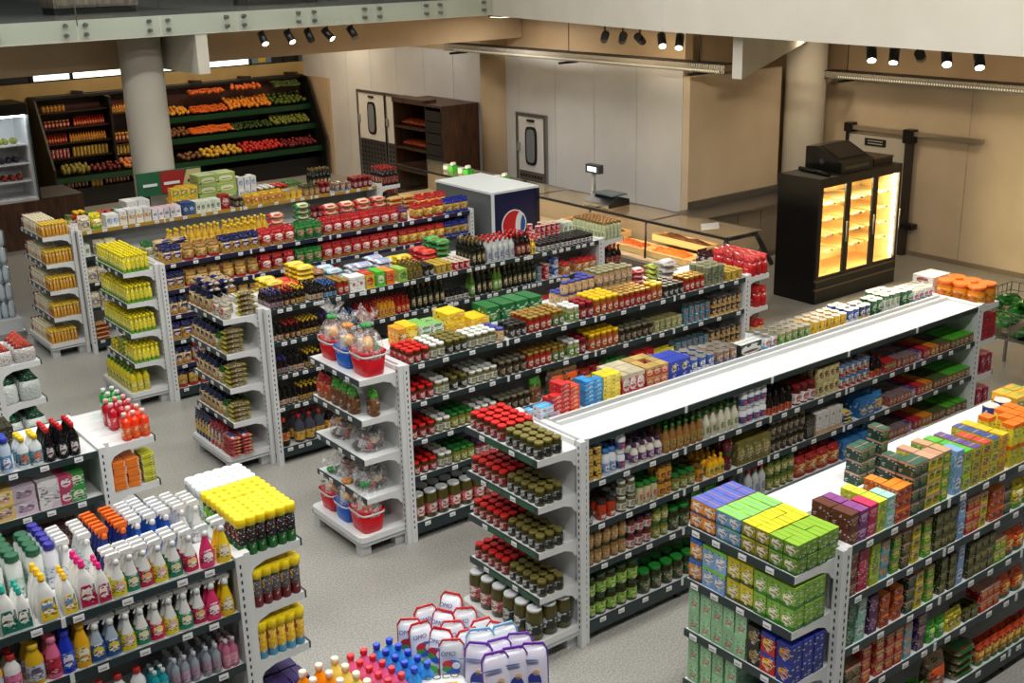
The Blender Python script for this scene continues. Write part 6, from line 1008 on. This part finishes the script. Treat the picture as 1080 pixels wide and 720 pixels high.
PLN = [(.2, .6), (.62, .86)]
endrow('E3', 0, [(.3, .84, 'pnavy', 2, 2)], shelf='atop flour bags, flour-bag-end', z=EL[0] + .213)
for li in (1, 2, 3): endrow('E3', li, [(.33, .86, 'flour', 3, 1), (.19, .32, 'oats', 3, 1), (.0, .16, 'polive', 1, 5 if li < 3 else 4)])
endrow('E3', 4, [(.5, .86, 'spag', 5, 1), (.16, .49, 'spagr', 5, 1), (.0, .14, 'pspag', 2, 6)])
# aerosols, soaps and sacks on the ends facing the cross aisle
endrow('E7', 0, [(.0, .30, 'aeroy', 6, 1), (.31, .52, 'aerog', 6, 1), (.53, .78, 'aerot', 6, 1)])
endrow('E7', 1, [(.0, .36, 'aerok', 5, 1)]); endrow('E7', 2, [(.0, .36, 'aerob', 6, 1)]); endrow('E7', 3, [(.0, .35, 'dkflat', 5, 4)])
endrow('E8', 0, [(.0, .12, 'osoap', 3, 1), (.12, .26, 'osoap', 2, 1), (.27, .5, 'rsoap', 3, 1), (.52, .74, 'gsoap', 2, 1)])
endrow('E8', 1, [(.0, .17, 'yegpk', 1, 11), (.0, .3, 'orpk', 2, 11, .12)]); endrow('E8', 2, [(.0, .3, 'dkflat', 3, 2)])
endrow('E9', 1, [(.0, .5, 'refuse', 2, 1)]); endrow('E9', 2, [(.0, .5, 'refuse', 2, 1)]); endrow('E9', 0, [(.0, .4, 'refuser', 2, 1)]); endrow('E9', 3, [(.0, .4, 'grainr', 2, 1)])
endrow('F3', 0, [(.0, .6, 'tanbot', 5, 1)]); endrow('F3', 1, [(.0, .5, 'cola', 3, 1)])
endrow('F4', 0, [(.0, .6, 'chips', 3, 1)]); endrow('F4', 1, [(.0, .6, 'chips', 2, 1)]); endrow('F4', 2, [(.0, .6, 'yelbag', 2, 1)])
endrow('F5', 0, [(.0, .5, 'tub', 2, 1), (.52, .8, 'cake', 1, 2)]); endrow('F5', 1, [(.0, .4, 'redbx', 2, 2)]); endrow('F5', 2, [(.0, .34, 'tubers', 2, 1)]); endrow('F5', 3, [(.0, .34, 'tubers', 2, 1)])
endrow('F1', 0, [(.0, .4, 'cola', 4, 1)]); endrow('F1', 1, [(.0, .4, 'cola', 3, 1)])

# ---------------------------------------------------------------- gift baskets and wrapped platters
CEL = crinkle('cellophane', .12, .75)
def basket(x, y, z, col, cn, where, s=1.0, rz=0.0):
    b = root('gift_basket', (x, y, z), '%s plastic gift basket wrapped in cellophane, %s' % (cn, where), 'gift basket', 'gift baskets on the end display')
    b.rotation_euler[2] = rz
    def p(n, mb, par=b): o = bpy.data.objects.new(n, mb.mesh(n)); COL.objects.link(o); o.parent = par; return o
    m = C(*col, .25); w = .115 * s; h = .17 * s
    bk = p('bucket', MB().sec([(w * .8, w * .66, 0), (w * .83, w * .69, .01), (w * 1.0, w * .84, h), (w * .95, w * .79, h), (w * .8, w * .64, .03)], m, 20, 5))
    p('rim_band', MB().sec([(w * 1.015, w * .855, h * .82), (w * 1.03, w * .87, h * .9)], WHITE, 20, 5), bk); p('rim_band', MB().sec([(w * 1.02, w * .86, h * .95), (w * 1.04, w * .88, h * 1.0)], m, 20, 5), bk)
    for i in range(7):
        a = i * 2.4; q = MB()
        c = [(200, 40, 40), (236, 130, 30), (230, 226, 214), (40, 130, 60), (220, 60, 60), (240, 180, 60), (120, 40, 40)][i]
        (q.ball(.5 * w * math.cos(a), .4 * w * math.sin(a), h * 1.02 + (i % 3) * .03, .045 * s, .04 * s, .05 * s, C(*c), 8, 5) if i % 2 else q.box(.4 * w * math.cos(a) - .03, .4 * w * math.cos(a) + .03, .4 * w * math.sin(a) - .02, .4 * w * math.sin(a) + .02, h * .8, h * 1.3 + (i % 3) * .02, C(*c)))
        p('treat', q)
    R_ = []
    for k, (q, zz, wav) in enumerate(((1.03, .72, 0), (1.07, .98, 0), (1.02, 1.35, .04), (.7, 1.7, .1), (.2, 2.0, .05), (.45, 2.25, .22), (.7, 2.5, .4), (.75, 2.6, .5))):
        R_.append([(w * q * (1 + wav * math.sin(5 * t + k)) * math.cos(t), w * .86 * q * (1 + wav * math.cos(4 * t + k)) * math.sin(t), h * zz * (1 + (.06 * math.sin(3 * t + x * 9) if k > 5 else 0))) for t in [2 * PI * j / 26 for j in range(26)]])
    p('cellophane', MB().rings(R_, CEL, True, (False, False)))
    p('sticker', MB().lathe([(.022, 0), (.022, .004)], C(96, 84, 30), 12)).location = (-.0 * w, -w * .8, h * 1.5)
    bw = MB()
    for i in range(5): bw.ball(.03 * math.cos(i * 1.26), .03 * math.sin(i * 1.26), h * 2.0, .028, .028, .018, C(*((40, 150, 70) if cn == 'red' and s > 1.05 else (226, 150, 60))), 6, 4)
    p('bow', bw)
def platter(x, y, z, where, s=1.0):
    b = root('wrapped_platter', (x, y, z), 'cellophane-wrapped gift platter with a ruffled top, ' + where, 'gift platter', 'wrapped platters on the end display')
    def p(n, mb): o = bpy.data.objects.new(n, mb.mesh(n)); COL.objects.link(o); o.parent = b; return o
    p('tray', MB().lathe([(.1 * s, 0), (.14 * s, .03), (.135 * s, .03), (.1 * s, .012)], C(70, 66, 60), 18))
    for i in range(9):
        a = i * 2.4; r_ = .035 + .008 * i; c = [(60, 64, 50), (170, 40, 36), (216, 200, 150), (50, 50, 46), (206, 206, 206), (150, 110, 60), (90, 96, 60), (180, 60, 60), (226, 214, 170)][i]
        q = MB()
        if i % 3 == 0: q.lathe([(.026, 0), (.03, .01), (.03, .09), (.012, .12), (.012, .15)], C(*c, .2), 10)
        elif i % 3 == 1: q.box(-.04, .04, -.022, .022, 0, .075, C(*c))
        else: q.ball(0, 0, .04, .042, .036, .04, C(*c), 8, 5)
        o = p('treat', q); o.location = (r_ * math.cos(a), r_ * math.sin(a), .015 + (.02 if i < 4 else 0)); o.rotation_euler = (.5 * math.sin(a), .5 * math.cos(a), a)
    R_ = []
    for k, (q, zz, wv_) in enumerate(((.145, .0, 0), (.155, .06, .03), (.15, .14, .06), (.11, .2, .12), (.05, .225, .2), (.07, .26, .35), (.1, .285, .5))):
        R_.append([(s * q * (1 + wv_ * math.sin(5 * t + k + y)) * math.cos(t), s * q * (1 + wv_ * math.cos(4 * t + k)) * math.sin(t), s * zz * (1 + .1 * math.sin(3 * t) * wv_)) for t in [2 * PI * j / 26 for j in range(26)]])
    p('cellophane', MB().rings(R_, CEL, True, (False, False)))
BR_, BB_ = (200, 22, 34), (28, 92, 190)
ex = GE['E4'][0]
for z, wd in ((EL[0], 'top shelf'), (EL[4], 'base tray')):
    o = .02 if z > 1 else -.09
    basket(ex - .24 + o, 8.19 + .14, z, BR_, 'red', wd + ', nearest the upright', 1.24, -PI / 2); basket(ex - .26 + o, 8.19 + .42, z, BB_, 'blue', wd + ', between two red ones', 1.06, -PI / 2); basket(ex - .25 + o, 8.19 + .70, z, BR_, 'red', wd + ', leftmost of three', 1.1, -PI / 2)
endrow('E4', 1, [(.16, .56, 'grain', 1, 1), (.58, .82, 'grainr', 1, 1)]); endrow('E4', 1, [(.0, .14, 'grain', 1, 1, .1)])
for li, wd in ((2, 'third shelf'), (3, 'fourth shelf')):
    platter(ex - .22, 8.19 + .24, EL[li], wd + ', beside the upright', 1.0); platter(ex - .22, 8.19 + .62, EL[li], wd + ', farther from the upright', .95)
# ---------------------------------------------------------------- detergent end at the picture's lower edge
def text_mesh(t, size, mat, shear=0.0):
    cu = bpy.data.curves.new('lettering', 'FONT'); cu.body = t; cu.size = size; cu.align_x = 'CENTER'; cu.align_y = 'CENTER'; cu.extrude = .0006; cu.shear = shear
    o = bpy.data.objects.new('lettering', cu); COL.objects.link(o); dg = bpy.context.evaluated_depsgraph_get(); me = bpy.data.meshes.new_from_object(o.evaluated_get(dg))
    bpy.data.objects.remove(o); me.materials.clear(); me.materials.append(mat); return me
T_OMO = text_mesh('OMO', .03, C(24, 44, 140), .15); T_COCO = text_mesh('COCO', .055, C(60, 62, 60))
def pouch(kind, x, y, z, rz, where, lean=0.0, sc=1.0):
    edge = {'r': (206, 30, 38), 'b': (130, 190, 226), 'p': (110, 50, 170)}[kind]; face = {'r': (222, 226, 234), 'b': (220, 226, 232), 'p': (214, 210, 228)}[kind]
    nm = {'r': 'red-edged white detergent pouch', 'b': 'pale-blue-edged white detergent pouch', 'p': 'violet-edged white detergent pouch'}[kind]
    k = 'pouch_' + kind
    if k not in PR:
        w, d, h = .125, .1, .26; fm = pk(rgb(*face), w, h, None, band=(rgb(150, 24, 36) if kind == 'r' else rgb(200, 200, 226), .13), rough=.22, busy=0)
        bd = MB().sec([(w * .46, d * .5, 0), (w * .47, d * .5, .04), (w * .47, d * .42, .14), (w * .46, d * .24, .20), (w * .42, d * .05, .25)], fm, 16, 3.4)
        e = MB()
        e.prism([(-w * .5, .235), (-w * .515, .06), (-w * .48, .06), (-w * .465, .228), (-w * .32, .258), (w * .32, .258), (w * .465, .228), (w * .48, .06), (w * .515, .06), (w * .5, .235), (w * .34, .268), (-w * .34, .268)], -.0045, .0045, C(*edge, .25))
        pic = MB()
        if kind == 'r':
            for (cx, cz, rx, rz_, c, yy) in ((.0, .148, .044, .034, (30, 110, 200), -.0475), (-.018, .158, .028, .022, (200, 40, 50), -.0485), (.02, .15, .02, .018, (230, 232, 240), -.0495), (-.026, .134, .022, .014, (60, 150, 60), -.0498), (.005, .118, .034, .012, (40, 90, 190), -.051), (-.02, .075, .04, .02, (90, 180, 60), -.056), (.03, .07, .016, .018, (80, 110, 90), -.0565)):
                pic.prism([(cx + rx * math.cos(a * PI / 8), cz + rz_ * math.sin(a * PI / 8)) for a in range(16)], yy, yy + .003, C(*c))
        else:
            c = (60, 130, 200) if kind == 'b' else (40, 60, 150)
            for (cx, cz, rx, rz_, cc, yy) in ((.0, .11, .03, .04, c, -.0445), (.008, .15, .016, .014, (226, 190, 150), -.0445), (-.03, .2, .05, .004, (120, 130, 170), -.032), (-.02, .19, .04, .004, (120, 130, 170), -.034)):
                pic.prism([(cx + rx * math.cos(a * PI / 8), cz + rz_ * math.sin(a * PI / 8)) for a in range(16)], yy, yy + .003, C(*cc))
        proto(k, 'detergent_pouch', nm, 'pouch', w, d, h, [(None, bd), ('edge_seal', e), ('print', pic)])
    o = put(k, (x, y, z), rz, nm + ', ' + where, 'detergent pouches on the end display', True); o.rotation_euler[0] = lean; o.scale = (sc, sc, sc)
    if kind == 'r':
        c = bpy.data.objects.new('lettering', T_OMO); COL.objects.link(c); c.parent = o; c.location = (-.018, -.032, .205); c.rotation_euler = (PI / 2 - .3, 0, 0)
zt = EL[0] + .001
rp = [(2.69, 4.43, 'front row, first from the left'), (2.70, 4.33, 'front row, second from the left'), (2.72, 4.23, 'front row, third from the left'), (2.74, 4.14, 'front row, above the white bags'), (2.81, 4.46, 'middle row, first from the left'), (2.82, 4.36, 'middle row, second from the left'), (2.83, 4.26, 'middle row, third from the left'), (2.85, 4.16, 'middle row, beside the blue-edged one'), (2.92, 4.43, 'tallest at the back'), (2.94, 4.31, 'back row, second from the left'), (2.96, 4.20, 'back row, third from the left'), (2.97, 4.10, 'back row, beside the big jars')]
for i, (x, y, w) in enumerate(rp): pouch('r', x, y, zt + (.03 if i == 8 else 0), -.62 + .5 * math.sin(i * 2.1), w, -.1 + .12 * math.cos(i * 1.9))
for i, (x, y, w) in enumerate([(2.85, 4.05, 'large, at the front'), (2.97, 4.01, 'half hidden behind another')]): pouch('b', x, y, zt, -.5 + .3 * i, w, -.1, 1.15)
for i, (x, y, w) in enumerate([(2.98, 3.92, 'beside the tray of big jars'), (2.88, 3.94, 'below the blue-edged ones'), (2.98, 3.81, 'rightmost at the picture edge'), (2.78, 3.98, 'behind the white printed bags'), (2.89, 3.84, 'second from the picture edge'), (2.80, 3.86, 'lowest in the picture')]): pouch('p', x, y, zt, -.55 + .3 * math.sin(i * 1.7), w, -.1, 1.1)
proto('coco', 'printed_white_bag', 'white bag printed with grey letters and an orange smile', 'bag', .24, .2, .09, [(None, MB().rings([[(.12 * ww * math.copysign(abs(math.cos(a)) ** .6, math.cos(a)), .2 * (t - .5), .09 * hh * (.5 + .5 * math.sin(a))) for a in [2 * PI * (k + .5) / 14 for k in range(14)]] for t, hh, ww in ((0, .15, .9), (.15, .8, .97), (.5, 1, 1), (.85, .8, .97), (1, .15, .9))], C(226, 228, 222, .4))), ('print', MB().box(-.07, .07, -.045, -.02, .0885, .0915, C(240, 160, 60)).box(-.05, .06, -.07, -.062, .085, .0885, C(150, 150, 150)))])
for i, (x, y, z, w) in enumerate([(2.60, 4.02, TOP + .03, 'upper one, below the red-edged pouches'), (2.44, 3.94, TOP + .02, 'lower one at the picture edge')]):
    o = put('coco', (x, y, z), -.5, PR['coco']['desc'] + ', ' + w, 'white printed bags', True); c = bpy.data.objects.new('lettering', T_COCO); COL.objects.link(c); c.parent = o; c.location = (0, .03, .0905)
GRD = lambda xs, n, y0=4.40, dy=.071: [(x + .008 * k, y0 - dy * k) for x in xs for k in range(n)]
for key, pts in (('softo', GRD((2.08, 2.165), 3, 4.40, .085)), ('softy', GRD((2.25,), 4, 4.40, .085)), ('softp', GRD((2.335, 2.407), 5)), ('softb', GRD((2.479, 2.551), 5))):
    for i, (x, y) in enumerate(pts):
        put(key, (x, y, TOP + .001), 0, '%s, %s of its colour block, detergent-gondola top' % (short(PR[key]['desc']), ORD[i]), key + ' bottles on the detergent gondola', True)
# bottles and jars on the left part of the fruit wall, dark bottles below
def freerow(key, x0, x1, y, z, shelf, stack=1):
    p = PR[key]; w = p['w'] * 1.08; n = int((x1 - x0) / w); dk = (short(p['desc']), shelf); c0 = used.get(dk, 0); used[dk] = c0 + n
    for i in range(n):
        for s in range(stack): put(key, (x0 + (i + .5) * w, y, z + s * p['h'] * 1.003 + .0005), random.uniform(-.1, .1), say(key, c0 + i, n, 'left', 0, 1, s, stack, shelf), '%ss, %s' % dk, False)
for key, x0, x1, z, sh, st_ in (('yellab', 7.5, 8.0, 2.0, 'top left', 1), ('goldred', 7.5, 8.1, 1.66, 'second left', 1), ('hotred', 8.12, 8.8, 1.66, 'second left', 1), ('hotred', 7.5, 8.0, 1.34, 'third left', 1), ('hotyel', 8.0, 8.8, 1.34, 'third left', 1), ('redcan', 7.5, 8.0, 1.03, 'fourth left', 2), ('goldcan', 8.02, 8.8, 1.03, 'fourth left', 2), ('hotyel', 8.95, 10.0, 1.86, 'top middle', 1), ('yellowtall', 8.95, 9.35, 1.25, 'second middle', 1), ('oil', 9.37, 10.0, 1.25, 'second middle', 1), ('goldcan', 8.95, 10.0, .97, 'third middle', 2)):
    freerow(key, x0, x1, 25.86, z, sh + ' fruit-wall shelf', st_)
for key, x0, x1 in (('cola', 7.7, 8.2), ('oil', 8.22, 8.5), ('cola', 8.52, 9.1), ('juicejug', 9.12, 9.7)): freerow(key, x0, x1, 25.38 + .15, .4, 'fruit-wall plinth')
# wire basket of crisps beside the cold room, chip bags on it
wbk = root('wire_basket', (12.7, 6.9, 0), 'grey wire display basket holding green crisp bags', 'basket')
wr_ = MB()
for i in range(13):
    x = 12.1 + i * .1
    for yy in (6.4, 7.4): wr_.box(x - .004, x + .004, yy - .004, yy + .004, .7, 1.02, STEEL)
for i in range(11):
    y = 6.4 + i * .1
    for xx in (12.1, 13.3): wr_.box(xx - .004, xx + .004, y - .004, y + .004, .7, 1.02, STEEL)
for z in (.72, .82, .92, 1.02): wr_.box(12.1, 13.3, 6.396, 6.404, z - .004, z + .004, STEEL).box(12.1, 13.3, 7.396, 7.404, z - .004, z + .004, STEEL).box(12.096, 12.104, 6.4, 7.4, z - .004, z + .004, STEEL).box(13.296, 13.304, 6.4, 7.4, z - .004, z + .004, STEEL)
part('wires', wr_, wbk, kind='stuff'); part('tray', MB().box(12.1, 13.3, 6.4, 7.4, .69, .7, STEEL), wbk)
for x in (12.12, 13.26):
    for y in (6.42, 7.36): part('leg', MB().box(x, x + .03, y, y + .03, 0, .69, STEEL), wbk)
wh = ['at the basket edge', 'lowest in the heap', 'topmost in the heap', 'lying slanted at the back', 'beside the orange tubs', 'in the middle', 'against the far wires', 'upright at the back', 'near corner']
for i, (x, y, z, a) in enumerate(((12.3, 6.6, .72, .3), (12.62, 6.6, .72, -.2), (12.95, 6.62, .72, .5), (12.35, 6.9, .80, 1.2), (12.7, 6.95, .82, .1), (13.0, 6.9, .8, -.6), (12.5, 7.15, .84, .4), (12.8, 7.15, .9, -.4), (12.62, 6.8, .95, .8))):
    put('pveg', (x, y, z), a, short(PR['pveg']['desc']) + ', ' + wh[i], 'green crisp bags in the wire basket', True).rotation_euler = (random.uniform(-.4, .4), random.uniform(-.4, .4), a)
